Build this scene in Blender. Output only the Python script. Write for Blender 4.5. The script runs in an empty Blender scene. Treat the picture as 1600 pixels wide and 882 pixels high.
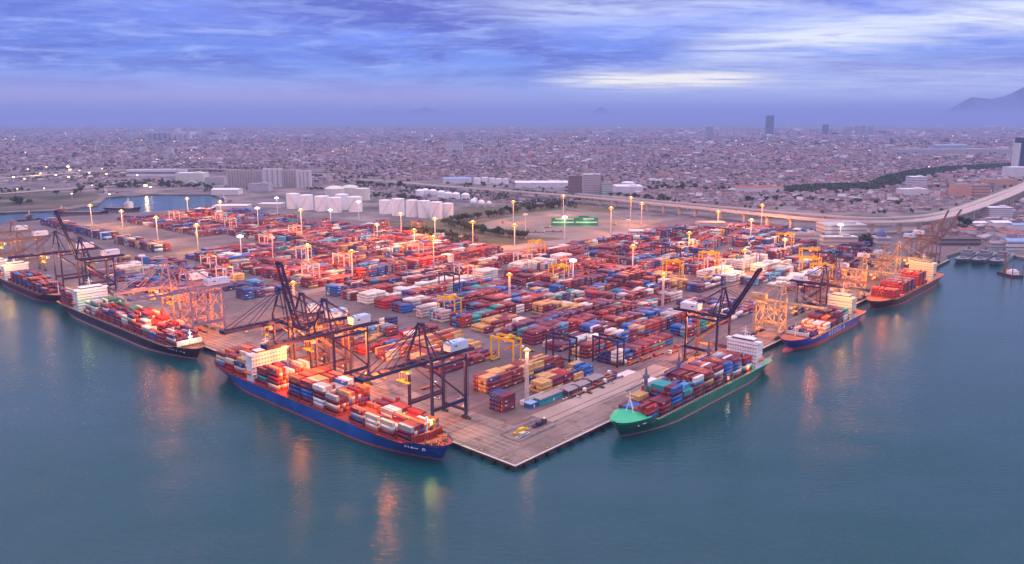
import bpy, bmesh, math, random
import numpy as np
from mathutils import Vector, Matrix

random.seed(7)
rng = np.random.default_rng(7)
S = bpy.context.scene
COL = S.collection
R = math.radians

# ---------------------------------------------------------------- camera
H_CAM, F_PX = 200.0, 1240.0                      # metres above the water; focal length in photo pixels (1600 wide)
PITCH = math.atan((441 - 187) / F_PX)
cam_d = bpy.data.cameras.new('camera')
cam = bpy.data.objects.new('camera', cam_d)
COL.objects.link(cam)
cam_d.sensor_width = 36.0
cam_d.lens = 36.0 * F_PX / 1600.0
cam_d.clip_start = 1.0
cam_d.clip_end = 150000.0
cam.location = (0, 0, H_CAM)
cam.rotation_euler = (R(90) - PITCH, 0, 0)
S.camera = cam

# ---------------------------------------------------------------- look
S.view_settings.view_transform = 'Standard'
S.view_settings.look = 'None'
S.view_settings.exposure = 0.3
S.view_settings.gamma = 1.0
S.render.engine = 'CYCLES'
S.cycles.use_denoising = True
S.cycles.max_bounces = 5
S.cycles.volume_bounces = 0
S.cycles.transparent_max_bounces = 8
S.cycles.sample_clamp_indirect = 3.0
S.cycles.sample_clamp_direct = 12.0

SUN_EL, SUN_AZ = R(24), R(70)                    # azimuth clockwise from +Y (straight ahead)

# ---------------------------------------------------------------- sky
wd = bpy.data.worlds.new('World')
S.world = wd
wd.use_nodes = True
nt = wd.node_tree
nt.nodes.clear()
def N(t, **k):
    n = nt.nodes.new(t)
    for a, v in k.items(): setattr(n, a, v)
    return n
def L(a, b): nt.links.new(a, b)
def M(op, a, b=None, c=None, clamp=False):
    n = N('ShaderNodeMath', operation=op); n.use_clamp = clamp
    for i, v in enumerate((a, b, c)):
        if v is None: continue
        if isinstance(v, (int, float)): n.inputs[i].default_value = v
        else: L(v, n.inputs[i])
    return n.outputs[0]
def MIX(f, a, b, blend='MIX'):
    n = N('ShaderNodeMix', data_type='RGBA', blend_type=blend)
    if isinstance(f, (int, float)): n.inputs[0].default_value = f
    else: L(f, n.inputs[0])
    for i, v in ((6, a), (7, b)):
        if isinstance(v, tuple): n.inputs[i].default_value = (*v, 1)
        else: L(v, n.inputs[i])
    return n.outputs[2]
def RAMP(f, stops, interp='LINEAR'):
    n = N('ShaderNodeValToRGB')
    n.color_ramp.interpolation = interp
    el = n.color_ramp.elements
    while len(el) < len(stops): el.new(0.5)
    for e, (p, c) in zip(el, stops):
        e.position = p; e.color = (*c, 1) if isinstance(c, tuple) else (c, c, c, 1)
    L(f, n.inputs[0])
    return n.outputs[0]
tc = N('ShaderNodeTexCoord')
sx = N('ShaderNodeSeparateXYZ'); L(tc.outputs['Generated'], sx.inputs[0])
zx, zy = sx.outputs[0], sx.outputs[1]
zz = M('MAXIMUM', sx.outputs[2], 0.0)
# a flat cloud deck seen at a grazing angle: direction projected onto a plane overhead
den = M('ADD', zz, 0.055)
cb = N('ShaderNodeCombineXYZ')
L(M('DIVIDE', zx, den), cb.inputs[0]); L(M('DIVIDE', zy, den), cb.inputs[1])
def NOISE(scale, detail, rough, loc=(0, 0, 0), sc=(1, 1, 1), dist=0.0):
    mp = N('ShaderNodeMapping'); L(cb.outputs[0], mp.inputs[0])
    mp.inputs[1].default_value = loc; mp.inputs[3].default_value = sc
    n = N('ShaderNodeTexNoise'); L(mp.outputs[0], n.inputs['Vector'])
    n.inputs['Scale'].default_value = scale; n.inputs['Detail'].default_value = detail
    n.inputs['Roughness'].default_value = rough; n.inputs['Distortion'].default_value = dist
    return n.outputs['Fac']
n_big = NOISE(0.50, 8, 0.60, (3.1, 1.7, 0), (0.9, 0.9, 1), 0.8)
n_mid = NOISE(1.7, 9, 0.66, (7.3, 2.2, 4), (0.85, 0.9, 1), 0.7)
n_fine = NOISE(5.2, 8, 0.68, (1.3, 8.2, 2), (0.8, 1.0, 1), 0.5)
base = RAMP(zz, [
    (0.0, (0.18, 0.23, 0.56)), (0.011, (0.22, 0.29, 0.67)), (0.025, (0.30, 0.40, 0.82)), (0.045, (0.26, 0.40, 0.88)),
    (0.075, (0.16, 0.30, 0.90)), (0.12, (0.20, 0.30, 0.92)), (0.22, (0.52, 0.52, 0.84)), (0.42, (0.62, 0.66, 0.95)), (0.62, (1.9, 1.45, 1.85)), (1.0, (2.9, 2.15, 2.7))])
# pink tint low on the left
pink = M('MULTIPLY', RAMP(zz, [(0.0, 0.0), (0.012, 0.35), (0.028, 1.0), (0.055, 0.0)]), RAMP(zx, [(0.0, 1.0), (0.12, 0.15), (1.0, 0.1)]))
pink2 = M('MULTIPLY', pink, RAMP(M('ADD', zx, 0.6), [(0.0, 1.0), (0.5, 0.9), (0.66, 0.2), (1.0, 0.1)]))
base = MIX(M('MULTIPLY', pink2, 0.45), base, (0.52, 0.36, 0.64))
up = RAMP(zz, [(0.0, 0.0), (0.03, 0.10), (0.07, 0.8), (0.12, 1.0), (0.3, 0.6), (0.7, 0.3)])
dark = M('MULTIPLY', RAMP(n_big, [(0.42, 0.0), (0.58, 1.0)]), up)
col = MIX(M('MULTIPLY', dark, 0.80), base, (0.085, 0.11, 0.52))
wisp = M('MULTIPLY', RAMP(n_mid, [(0.50, 0.0), (0.64, 1.0)]), RAMP(zz, [(0.0, 0.0), (0.02, 0.15), (0.05, 0.9), (0.3, 0.8), (1, 0.4)]))
col = MIX(M('MULTIPLY', wisp, 0.7), col, (0.40, 0.52, 1.0))
fine = M('MULTIPLY', RAMP(n_fine, [(0.48, 0.0), (0.66, 1.0)]), RAMP(zz, [(0.0, 0.0), (0.04, 0.3), (0.1, 0.8), (0.4, 0.5)]))
col = MIX(M('MULTIPLY', fine, 0.55), col, (0.40, 0.50, 0.98))
d2 = M('MULTIPLY', RAMP(NOISE(0.9, 7, 0.6, (2.0, 5.0, 9), (0.6, 1.2, 1), 0.5), [(0.46, 0.0), (0.66, 1.0)]), up)
col = MIX(M('MULTIPLY', d2, 0.55), col, (0.10, 0.15, 0.64))
# the break in the deck on the right where the light comes through
def band(el, w, x0, x1, soft=0.05, slope=0.0):
    e = M('SUBTRACT', M('SUBTRACT', zz, el), M('MULTIPLY', zx, slope))
    g = M('EXPONENT', M('MULTIPLY', M('POWER', M('DIVIDE', e, w), 2.0), -1.0))
    lo = N('ShaderNodeMapRange', interpolation_type='SMOOTHSTEP'); L(zx, lo.inputs[0])
    lo.inputs[1].default_value = x0 - soft; lo.inputs[2].default_value = x0 + soft
    hi = N('ShaderNodeMapRange', interpolation_type='SMOOTHSTEP'); L(zx, hi.inputs[0])
    hi.inputs[1].default_value = x1 + soft; hi.inputs[2].default_value = x1 - soft
    return M('MULTIPLY', M('MULTIPLY', g, lo.outputs[0]), hi.outputs[0])
tear = RAMP(NOISE(1.7, 8, 0.65, (4.4, 0.3, 6), (0.5, 1.2, 1), 0.6), [(0.36, 0.0), (0.58, 1.0)])
glow = M('MULTIPLY', band(0.0465, 0.0080, 0.06, 0.28, 0.05, 0.0), M('ADD', M('MULTIPLY', tear, 1.0), 0.18))
glow2 = M('MULTIPLY', band(0.066, 0.022, 0.22, 0.76, 0.06, 0.075), M('ADD', M('MULTIPLY', tear, 0.9), 0.15))
glow3 = M('MULTIPLY', band(0.130, 0.022, -0.02, 0.36, 0.10), M('MULTIPLY', tear, 0.85))
glow4 = M('MULTIPLY', band(0.042, 0.018, 0.10, 0.66, 0.10), M('ADD', M('MULTIPLY', tear, 0.5), 0.15))
col = MIX(M('MINIMUM', glow4, 1.0), col, (0.60, 0.66, 0.92))
col = MIX(M('MINIMUM', glow3, 1.0), col, (0.62, 0.70, 1.0))
col = MIX(M('MINIMUM', glow2, 1.0), col, (0.78, 0.84, 1.0))
col = MIX(M('MINIMUM', M('MULTIPLY', glow, 1.2), 1.0), col, (1.0, 0.97, 0.92))
sky = N('ShaderNodeTexSky', sky_type='NISHITA')
sky.sun_disc = False
sky.sun_elevation = SUN_EL
sky.sun_rotation = SUN_AZ
sky.altitude = 200
sky.air_density = 1.6
sky.dust_density = 3.0
SKY_K = 0.08
vm = N('ShaderNodeVectorMath', operation='SCALE'); L(col, vm.inputs[0]); vm.inputs['Scale'].default_value = 1.0 / SKY_K * 0.86
sk = N('ShaderNodeVectorMath', operation='SCALE'); L(sky.outputs[0], sk.inputs[0]); sk.inputs['Scale'].default_value = 0.05
ad = N('ShaderNodeVectorMath', operation='ADD'); L(vm.outputs[0], ad.inputs[0]); L(sk.outputs[0], ad.inputs[1])
bg = N('ShaderNodeBackground'); L(ad.outputs[0], bg.inputs['Color']); bg.inputs['Strength'].default_value = SKY_K
wo = N('ShaderNodeOutputWorld'); L(bg.outputs[0], wo.inputs[0])

# ---------------------------------------------------------------- sun behind the clouds: weak, very soft
sd = bpy.data.lights.new('sun', 'SUN')
sd.energy = 0.7
sd.angle = R(40)
sd.color = (1.0, 0.86, 0.78)
sun = bpy.data.objects.new('sun', sd)
COL.objects.link(sun)
sun.location = (600, 200, 900)
sun.rotation_euler = Vector((-math.sin(SUN_AZ) * math.cos(SUN_EL), -math.cos(SUN_AZ) * math.cos(SUN_EL), -math.sin(SUN_EL))).to_track_quat('-Z', 'Y').to_euler()

# ---------------------------------------------------------------- places
# port grid: a runs along the right-hand quay, b along the left-hand quay, both from the quay corner (metres)
ANG = R(47.9)
UX, UY = math.cos(ANG), math.sin(ANG)
CX, CY = 1.856, 428.86
def W(a, b, z=0.0): return Vector((CX + a * UX - b * UY, CY + a * UY + b * UX, z))
def AB(x, y):
    dx, dy = x - CX, y - CY
    return dx * UX + dy * UY, -dx * UY + dy * UX
_cp, _sp = math.cos(PITCH), math.sin(PITCH)
def ground(px, py, z=3.0):
    """where a point of the photograph (1600 x 882) meets the level z"""
    x, y = (px - 800) / F_PX, (441 - py) / F_PX
    d = Vector((x, _cp + y * _sp, -_sp + y * _cp))
    t = (z - H_CAM) / d.z
    return Vector((0, 0, H_CAM)) + d * t
def project(w):
    x, y, z = w[0], w[1], w[2] - H_CAM
    zc = y * _cp - z * _sp
    return 800 + F_PX * x / zc, 441 - F_PX * (y * _sp + z * _cp) / zc
def height_to(p, py):
    """height of the point straight above p that shows at photo row py"""
    lo, hi = 0.0, 400.0
    for _ in range(40):
        m = (lo + hi) / 2
        if project((p[0], p[1], m))[1] > py: lo = m
        else: hi = m
    return lo

# ---------------------------------------------------------------- materials
MATS = {}
def mat(name, col, rough=0.7, metal=0.0, noise=0.0, nscale=0.5, emit=None, spec=None, island=0.0, dirt=None, dscale=0.08, dlo=0.45, dhi=0.7, bump=0.0, bscale=4.0, coords='Object'):
    if name in MATS: return MATS[name]
    m = bpy.data.materials.new(name); m.use_nodes = True
    t = m.node_tree; b = t.nodes['Principled BSDF']
    b.inputs['Base Color'].default_value = (*col, 1)
    b.inputs['Roughness'].default_value = rough
    b.inputs['Metallic'].default_value = metal
    if spec is None and rough >= 0.5: spec = 0.18
    if spec is not None: b.inputs['Specular IOR Level'].default_value = spec
    c = None
    tcn = t.nodes.new('ShaderNodeTexCoord') if coords == 'Object' else t.nodes.new('ShaderNodeNewGeometry')
    vec = tcn.outputs['Object'] if coords == 'Object' else tcn.outputs['Position']
    if noise or island or dirt:
        rgb = t.nodes.new('ShaderNodeRGB'); rgb.outputs[0].default_value = (*col, 1); c = rgb.outputs[0]
    if dirt:
        n = t.nodes.new('ShaderNodeTexNoise'); n.inputs['Scale'].default_value = dscale; n.inputs['Detail'].default_value = 6
        t.links.new(vec, n.inputs['Vector'])
        mr = t.nodes.new('ShaderNodeMapRange'); t.links.new(n.outputs['Fac'], mr.inputs[0])
        mr.inputs[1].default_value = dlo; mr.inputs[2].default_value = dhi
        mx = t.nodes.new('ShaderNodeMix'); mx.data_type = 'RGBA'
        t.links.new(mr.outputs[0], mx.inputs[0]); t.links.new(c, mx.inputs[6]); mx.inputs[7].default_value = (*dirt, 1)
        c = mx.outputs[2]
    if noise:
        n = t.nodes.new('ShaderNodeTexNoise'); n.inputs['Scale'].default_value = nscale; n.inputs['Detail'].default_value = 5
        t.links.new(vec, n.inputs['Vector'])
        mr = t.nodes.new('ShaderNodeMapRange'); t.links.new(n.outputs['Fac'], mr.inputs[0])
        mr.inputs[1].default_value = 0.25; mr.inputs[2].default_value = 0.75
        mr.inputs[3].default_value = 1 - noise; mr.inputs[4].default_value = 1 + noise
        v = t.nodes.new('ShaderNodeVectorMath'); v.operation = 'SCALE'
        t.links.new(c, v.inputs[0]); t.links.new(mr.outputs[0], v.inputs['Scale']); c = v.outputs[0]
    if island:
        g = t.nodes.new('ShaderNodeNewGeometry')
        mr = t.nodes.new('ShaderNodeMapRange'); t.links.new(g.outputs['Random Per Island'], mr.inputs[0])
        mr.inputs[3].default_value = 1 - island; mr.inputs[4].default_value = 1 + island
        v = t.nodes.new('ShaderNodeVectorMath'); v.operation = 'SCALE'
        t.links.new(c, v.inputs[0]); t.links.new(mr.outputs[0], v.inputs['Scale']); c = v.outputs[0]
    if c is not None: t.links.new(c, b.inputs['Base Color'])
    if bump:
        n = t.nodes.new('ShaderNodeTexNoise'); n.inputs['Scale'].default_value = bscale; n.inputs['Detail'].default_value = 4
        t.links.new(vec, n.inputs['Vector'])
        bn = t.nodes.new('ShaderNodeBump'); bn.inputs['Strength'].default_value = bump
        t.links.new(n.outputs['Fac'], bn.inputs['Height']); t.links.new(bn.outputs[0], b.inputs['Normal'])
    if emit:
        b.inputs['Emission Color'].default_value = (*emit[0], 1); b.inputs['Emission Strength'].default_value = emit[1]
    MATS[name] = m
    return m
def lampmat(name, col, strength):
    m = mat(name, tuple(0.08 * c for c in col), 0.6, emit=(col, strength))
    m.cycles.emission_sampling = 'NONE'
    return m
PAINT = {   # container paint
    'maroon': (0.145, 0.032, 0.056), 'brick red': (0.235, 0.052, 0.060), 'red': (0.36, 0.03, 0.04), 'orange': (0.48, 0.13, 0.05),
    'tan': (0.52, 0.33, 0.13), 'cream': (0.62, 0.53, 0.38), 'white': (0.66, 0.66, 0.62), 'grey': (0.36, 0.37, 0.38),
    'blue': (0.03, 0.12, 0.38), 'sky blue': (0.08, 0.27, 0.46), 'navy': (0.05, 0.055, 0.17), 'teal': (0.03, 0.30, 0.29),
    'green': (0.05, 0.20, 0.10), 'purple': (0.13, 0.058, 0.12), 'yellow': (0.60, 0.42, 0.06), 'dark brown': (0.14, 0.045, 0.04)}
def paint(c): return mat('container_' + c.replace(' ', '_'), PAINT[c], 0.55, noise=0.10, nscale=0.35, dirt=tuple(v * 0.62 + 0.03 for v in PAINT[c]), dscale=0.25, dlo=0.5, dhi=0.8, island=0.13, coords='Position')
m_logo = mat('container_marking', (0.72, 0.72, 0.70), 0.6)
m_steel = mat('galvanised_steel', (0.45, 0.46, 0.48), 0.5, 0.3, noise=0.1)
m_white = mat('white_paint', (0.76, 0.75, 0.74), 0.5, noise=0.06, nscale=0.2)
m_dark = mat('dark_metal', (0.05, 0.05, 0.06), 0.5, noise=0.1)
m_glass = mat('dark_glass', (0.05, 0.055, 0.07), 0.2)
m_glass2 = mat('window_grey', (0.20, 0.20, 0.23), 0.3)
m_conc = mat('concrete', (0.36, 0.33, 0.32), 0.85, noise=0.14, nscale=0.15, dirt=(0.22, 0.20, 0.20), dscale=0.05)
m_tyre = mat('rubber', (0.02, 0.02, 0.02), 0.8)
m_yel = mat('crane_yellow', (0.62, 0.40, 0.03), 0.5, noise=0.08)
m_org = mat('safety_orange', (0.62, 0.16, 0.03), 0.5)
m_asph = mat('asphalt', (0.06, 0.058, 0.06), 0.9, noise=0.15, nscale=0.1)

# ---------------------------------------------------------------- mesh helpers
def surface_mat(name, col, dirt, streak, rough, sc, rot, blotch=0.03, k=0.75):
    """base colour with blotches and with worn streaks drawn out along one direction"""
    m = bpy.data.materials.new(name); m.use_nodes = True
    t = m.node_tree; b = t.nodes['Principled BSDF']; b.inputs['Roughness'].default_value = rough; b.inputs['Specular IOR Level'].default_value = 0.25
    tcn = t.nodes.new('ShaderNodeTexCoord') if rot is None else t.nodes.new('ShaderNodeNewGeometry')
    vec = tcn.outputs['Object'] if rot is None else tcn.outputs['Position']
    def nz(scale, detail, s=(1, 1, 1), r=0.0):
        mp = t.nodes.new('ShaderNodeVectorRotate'); mp.rotation_type = 'Z_AXIS'; t.links.new(vec, mp.inputs['Vector']); mp.inputs['Angle'].default_value = -r
        mq = t.nodes.new('ShaderNodeMapping'); t.links.new(mp.outputs[0], mq.inputs[0]); mq.inputs['Scale'].default_value = s
        n = t.nodes.new('ShaderNodeTexNoise'); n.inputs['Scale'].default_value = scale; n.inputs['Detail'].default_value = detail; n.inputs['Roughness'].default_value = 0.62
        t.links.new(mq.outputs[0], n.inputs['Vector']); return n.outputs['Fac']
    def mix(f, lo, hi, a, bcol, amt):
        mr = t.nodes.new('ShaderNodeMapRange'); t.links.new(f, mr.inputs[0]); mr.inputs[1].default_value = lo; mr.inputs[2].default_value = hi; mr.inputs[4].default_value = amt
        mx = t.nodes.new('ShaderNodeMix'); mx.data_type = 'RGBA'; t.links.new(mr.outputs[0], mx.inputs[0])
        if isinstance(a, tuple): mx.inputs[6].default_value = (*a, 1)
        else: t.links.new(a, mx.inputs[6])
        mx.inputs[7].default_value = (*bcol, 1); return mx.outputs[2]
    c = mix(nz(blotch, 7), 0.42, 0.66, col, dirt, 1.0)
    c = mix(nz(1.0, 5, sc, rot or 0.0), 0.48, 0.68, c, streak, k)
    if rot is not None: c = mix(nz(0.11, 6), 0.54, 0.70, c, tuple(v * 0.7 for v in streak), 0.75)
    c = mix(nz(0.9, 4), 0.55, 0.75, c, tuple(v * 0.6 for v in col), 0.5)
    t.links.new(c, b.inputs['Base Color'])
    MATS[name] = m
    return m
def hull_mat(name, col, rough=0.42, rust=(0.16, 0.075, 0.05)):
    return surface_mat(name, col, tuple(min(1, v * 1.5 + 0.008) for v in col), tuple(0.55 * c + 0.45 * r_ for c, r_ in zip(col, rust)), rough, (0.22, 0.22, 0.02), None, 0.05, 0.55)
class MB:
    def __init__(s): s.v, s.f, s.m = [], [], []
    def add(s, vs, fs, m=0):
        o = len(s.v); s.v += [tuple(v) for v in vs]
        s.f += [tuple(i + o for i in f) for f in fs]; s.m += [m] * len(fs)
        return s
    def box(s, c, d, m=0, rz=0.0):
        hx, hy, hz = d[0] / 2, d[1] / 2, d[2] / 2
        cs, sn = math.cos(rz), math.sin(rz)
        vs = [(c[0] + x * cs - y * sn, c[1] + x * sn + y * cs, c[2] + z) for z in (-hz, hz) for x, y in ((-hx, -hy), (hx, -hy), (hx, hy), (-hx, hy))]
        return s.add(vs, [(3, 2, 1, 0), (4, 5, 6, 7), (0, 1, 5, 4), (1, 2, 6, 5), (2, 3, 7, 6), (3, 0, 4, 7)], m)
    def beam(s, p, q, w, h=None, m=0):
        h = h or w
        p, q = Vector(p), Vector(q); d = (q - p).normalized()
        up = Vector((0, 0, 1)) if abs(d.z) < 0.95 else Vector((0, 1, 0))
        x = d.cross(up).normalized() * (w / 2); y = x.cross(d).normalized() * (h / 2)
        vs = [e + sx * x + sy * y for e in (p, q) for sx, sy in ((-1, -1), (1, -1), (1, 1), (-1, 1))]
        return s.add(vs, [(3, 2, 1, 0), (4, 5, 6, 7), (0, 1, 5, 4), (1, 2, 6, 5), (2, 3, 7, 6), (3, 0, 4, 7)], m)
    def tube(s, p, q, r, r2=None, n=8, m=0):
        r2 = r if r2 is None else r2
        p, q = Vector(p), Vector(q); d = (q - p).normalized()
        up = Vector((0, 0, 1)) if abs(d.z) < 0.95 else Vector((1, 0, 0))
        x = d.cross(up).normalized(); y = d.cross(x).normalized()
        vs = [e + (math.cos(t) * x + math.sin(t) * y) * rr for e, rr in ((p, r), (q, r2)) for t in [2 * math.pi * k / n for k in range(n)]]
        fs = [(k, (k + 1) % n, n + (k + 1) % n, n + k) for k in range(n)]
        fs += [tuple(range(n))[::-1], tuple(range(n, 2 * n))]
        return s.add(vs, fs, m)
    def prism(s, poly, z0, z1, m=0):
        n = len(poly)
        vs = [(x, y, z0) for x, y in poly] + [(x, y, z1) for x, y in poly]
        fs = [(k, (k + 1) % n, n + (k + 1) % n, n + k) for k in range(n)] + [tuple(range(n))[::-1], tuple(range(n, 2 * n))]
        return s.add(vs, fs, m)
    def lathe(s, prof, n=24, m=0, c=(0, 0)):
        vs = [(c[0] + r * math.cos(2 * math.pi * k / n), c[1] + r * math.sin(2 * math.pi * k / n), z) for r, z in prof for k in range(n)]
        fs = [(j * n + k, j * n + (k + 1) % n, (j + 1) * n + (k + 1) % n, (j + 1) * n + k) for j in range(len(prof) - 1) for k in range(n)]
        return s.add(vs, fs, m)
    def mesh(s, name, mats):
        me = bpy.data.meshes.new(name)
        me.from_pydata(s.v, [], s.f)
        for mm in (mats if isinstance(mats, (list, tuple)) else [mats]): me.materials.append(mm)
        if any(s.m): me.polygons.foreach_set('material_index', s.m)
        me.update()
        return me
    def obj(s, name, mats, parent=None, fix=True):
        me = s.mesh(name, mats)
        if fix:
            bm = bmesh.new(); bm.from_mesh(me); bmesh.ops.recalc_face_normals(bm, faces=bm.faces); bm.to_mesh(me); bm.free()
        return link(name, me, parent)
def link(name, data, parent=None):
    o = bpy.data.objects.new(name, data); COL.objects.link(o)
    if parent: o.parent = parent
    return o
def tag(o, label, cat, group=None, kind=None):
    o['label'] = label
    if cat: o['category'] = cat
    if group: o['group'] = group
    if kind: o['kind'] = kind
    return o
def place(o, loc, rz=0.0):
    o.location = loc; o.rotation_euler = (0, 0, rz); return o
def empty(name, loc, rz=0.0):
    o = link(name, None); o.empty_display_size = 1.0
    return place(o, loc, rz)
def structure(o): o['kind'] = 'structure'; return o
def copy_tree(o, parent=None):
    c = o.copy(); COL.objects.link(c); c.parent = parent
    for ch in list(o.children): copy_tree(ch, c)
    return c
ORD = ['first', 'second', 'third', 'fourth', 'fifth', 'sixth', 'seventh', 'eighth', 'ninth', 'tenth', 'eleventh', 'twelfth', 'thirteenth', 'fourteenth', 'fifteenth', 'sixteenth', 'seventeenth', 'eighteenth', 'nineteenth', 'twentieth']
def lamp(name, loc, power, col, r=0.6):
    d = bpy.data.lights.new(name, 'POINT'); d.energy = power; d.color = col; d.shadow_soft_size = r
    o = link(name, d); o.location = loc
    return o
ORANGE, WARM, COOL, GREENISH = (1.0, 0.27, 0.035), (1.0, 0.46, 0.13), (0.95, 0.95, 1.0), (0.75, 1.0, 0.35)
em_or = lampmat('sodium_lamp', (1.0, 0.25, 0.035), 1.5)
em_core = lampmat('sodium_core', (1.0, 0.62, 0.25), 7.0)
em_wcore = lampmat('warm_core', (1.0, 0.85, 0.6), 7.0)
em_warm = lampmat('warm_lamp', (1.0, 0.40, 0.11), 1.4)
em_cool = lampmat('white_lamp', (0.92, 0.95, 1.0), 2.2)
em_off = mat('lamp_glass', (0.6, 0.6, 0.62), 0.3)
em_green = lampmat('green_lamp', (0.75, 1.0, 0.4), 5)
# ================================================================ setting
def water_material():
    m = bpy.data.materials.new('sea_water'); m.use_nodes = True
    t = m.node_tree; b = t.nodes['Principled BSDF']
    b.inputs['IOR'].default_value = 1.33
    g = t.nodes.new('ShaderNodeNewGeometry')
    def nz(scale, detail, sc=(1, 1, 1), rot=0.0):
        mp = t.nodes.new('ShaderNodeMapping'); t.links.new(g.outputs['Position'], mp.inputs[0])
        mp.inputs['Scale'].default_value = sc; mp.inputs['Rotation'].default_value = (0, 0, rot)
        n = t.nodes.new('ShaderNodeTexNoise'); n.inputs['Scale'].default_value = scale; n.inputs['Detail'].default_value = detail
        n.inputs['Roughness'].default_value = 0.6
        t.links.new(mp.outputs[0], n.inputs['Vector']); return n.outputs['Fac']
    big = nz(0.006, 5, (1, 1.6, 1), 0.5)
    mx = t.nodes.new('ShaderNodeMix'); mx.data_type = 'RGBA'
    mr = t.nodes.new('ShaderNodeMapRange'); t.links.new(big, mr.inputs[0]); mr.inputs[1].default_value = 0.35; mr.inputs[2].default_value = 0.65
    t.links.new(mr.outputs[0], mx.inputs[0])
    mx.inputs[6].default_value = (0.001, 0.050, 0.053, 1); mx.inputs[7].default_value = (0.012, 0.060, 0.076, 1)
    t.links.new(mx.outputs[2], b.inputs['Base Color'])
    r = t.nodes.new('ShaderNodeMapRange'); t.links.new(nz(0.012, 6, (1, 2.2, 1), 0.3), r.inputs[0])
    r.inputs[1].default_value = 0.35; r.inputs[2].default_value = 0.7; r.inputs[3].default_value = 0.07; r.inputs[4].default_value = 0.20
    t.links.new(r.outputs[0], b.inputs['Roughness'])
    h = t.nodes.new('ShaderNodeMath'); h.operation = 'MULTIPLY_ADD'
    t.links.new(nz(0.16, 3, (1, 2.0, 1), 0.2), h.inputs[0]); h.inputs[1].default_value = 2.2; t.links.new(nz(0.38, 3, (1, 1.6, 1), -0.3), h.inputs[2])
    bn = t.nodes.new('ShaderNodeBump'); bn.inputs['Strength'].default_value = 0.42; bn.inputs['Distance'].default_value = 0.34
    t.links.new(h.outputs[0], bn.inputs['Height']); t.links.new(bn.outputs[0], b.inputs['Normal'])
    return m
FAR = 50000.0
structure(MB().add([(-FAR, -3000, 0), (FAR, -3000, 0), (FAR, FAR, 0), (-FAR, FAR, 0)], [(0, 1, 2, 3)]).obj('water', water_material()))
GP = lambda pts: [ground(x, y).to_2d() for x, y in pts]
coast = [W(0, 0).to_2d(), W(934, 0).to_2d(), W(938, 16).to_2d()] + GP([(1503, 393), (1562, 396), (1600, 403), (1720, 424)])
coast += [Vector((FAR, 2500)), Vector((FAR, FAR)), Vector((-FAR, FAR)), Vector((-FAR, 4000))]
coast += GP([(-250, 326), (0, 333), (90, 329), (152, 321), (165, 309), (232, 304), (330, 304), (352, 311), (336, 323), (240, 331), (160, 338), (75, 342), (0, 352), (-110, 366)])
coast += [W(0, 1500).to_2d()]
ZG = 3.0
def land_material():
    m = bpy.data.materials.new('city_ground'); m.use_nodes = True
    t = m.node_tree; b = t.nodes['Principled BSDF']; b.inputs['Roughness'].default_value = 0.9
    g = t.nodes.new('ShaderNodeNewGeometry')
    def nz(s, d):
        n = t.nodes.new('ShaderNodeTexNoise'); n.inputs['Scale'].default_value = s; n.inputs['Detail'].default_value = d; n.inputs['Roughness'].default_value = 0.65
        t.links.new(g.outputs['Position'], n.inputs['Vector']); return n.outputs['Fac']
    r = t.nodes.new('ShaderNodeValToRGB'); t.links.new(nz(0.012, 8), r.inputs[0])
    e = r.color_ramp.elements
    e[0].position = 0.36; e[0].color = (0.030, 0.040, 0.026, 1)
    e[1].position = 0.66; e[1].color = (0.24, 0.19, 0.18, 1)
    k = e.new(0.48); k.color = (0.12, 0.10, 0.10, 1)
    t.links.new(r.outputs[0], b.inputs['Base Color'])
    return m
m_land = land_material()
m_wall = mat('quay_wall', (0.045, 0.04, 0.042), 0.85, noise=0.3, nscale=0.3, coords='Position')
structure(MB().prism(coast, -4.0, ZG, 0).obj('ground', m_land))
def sheet(name, pts, m, z):
    return structure(MB().add([(p[0], p[1], z) for p in pts], [tuple(range(len(pts)))]).obj(name, m))
m_pave = surface_mat('port_paving', (0.17, 0.132, 0.134), (0.09, 0.070, 0.073), (0.075, 0.060, 0.064), 0.85, (0.006, 0.22, 1), ANG, 0.012)
m_apron = surface_mat('quay_paving', (0.235, 0.192, 0.168), (0.125, 0.102, 0.093), (0.085, 0.070, 0.066), 0.8, (0.008, 0.30, 1), ANG, 0.03, 0.8)
m_slab = mat('slab_paving', (0.34, 0.28, 0.24), 0.85, noise=0.12, nscale=0.06, dirt=(0.22, 0.18, 0.165), dscale=0.03, coords='Position')
m_road = mat('road_surface', (0.24, 0.18, 0.17), 0.85, noise=0.12, nscale=0.05, coords='Position')
m_mark = mat('road_marking', (0.42, 0.36, 0.31), 0.7, noise=0.1)
ab2 = lambda *p: [W(a, b).to_2d() for a, b in p]
sheet('port_pavement', ab2((1.2, 1.2), (930, 1.2), (1130, 60), (1150, 520), (1000, 545), (660, 548), (640, 1000), (585, 1420), (260, 1500), (150, 1440), (1.2, 1420)), m_pave, ZG + 0.03)
sheet('quay_apron', ab2((1.4, 1.4), (1.4, 700), (46, 700), (46, 27), (760, 27), (760, 1.4)), m_apron, ZG + 0.06)
sheet('apron_slab', ab2((68, 28), (222, 28), (222, 46), (68, 46)), m_slab, ZG + 0.065)
sheet('yard_road', ab2((180, 488), (760, 488), (760, 506), (180, 506)), m_road, ZG + 0.06)
sheet('gate_road', GP([(700, 397), (790, 384), (900, 372), (1010, 358), (1130, 346), (1135, 350), (1010, 363), (900, 379), (790, 392), (700, 405)]), m_road, ZG + 0.07)
m_grass = mat('rough_grass', (0.11, 0.095, 0.045), 0.95, noise=0.3, nscale=0.02, dirt=(0.15, 0.12, 0.08), dscale=0.015, coords='Position')
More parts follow.
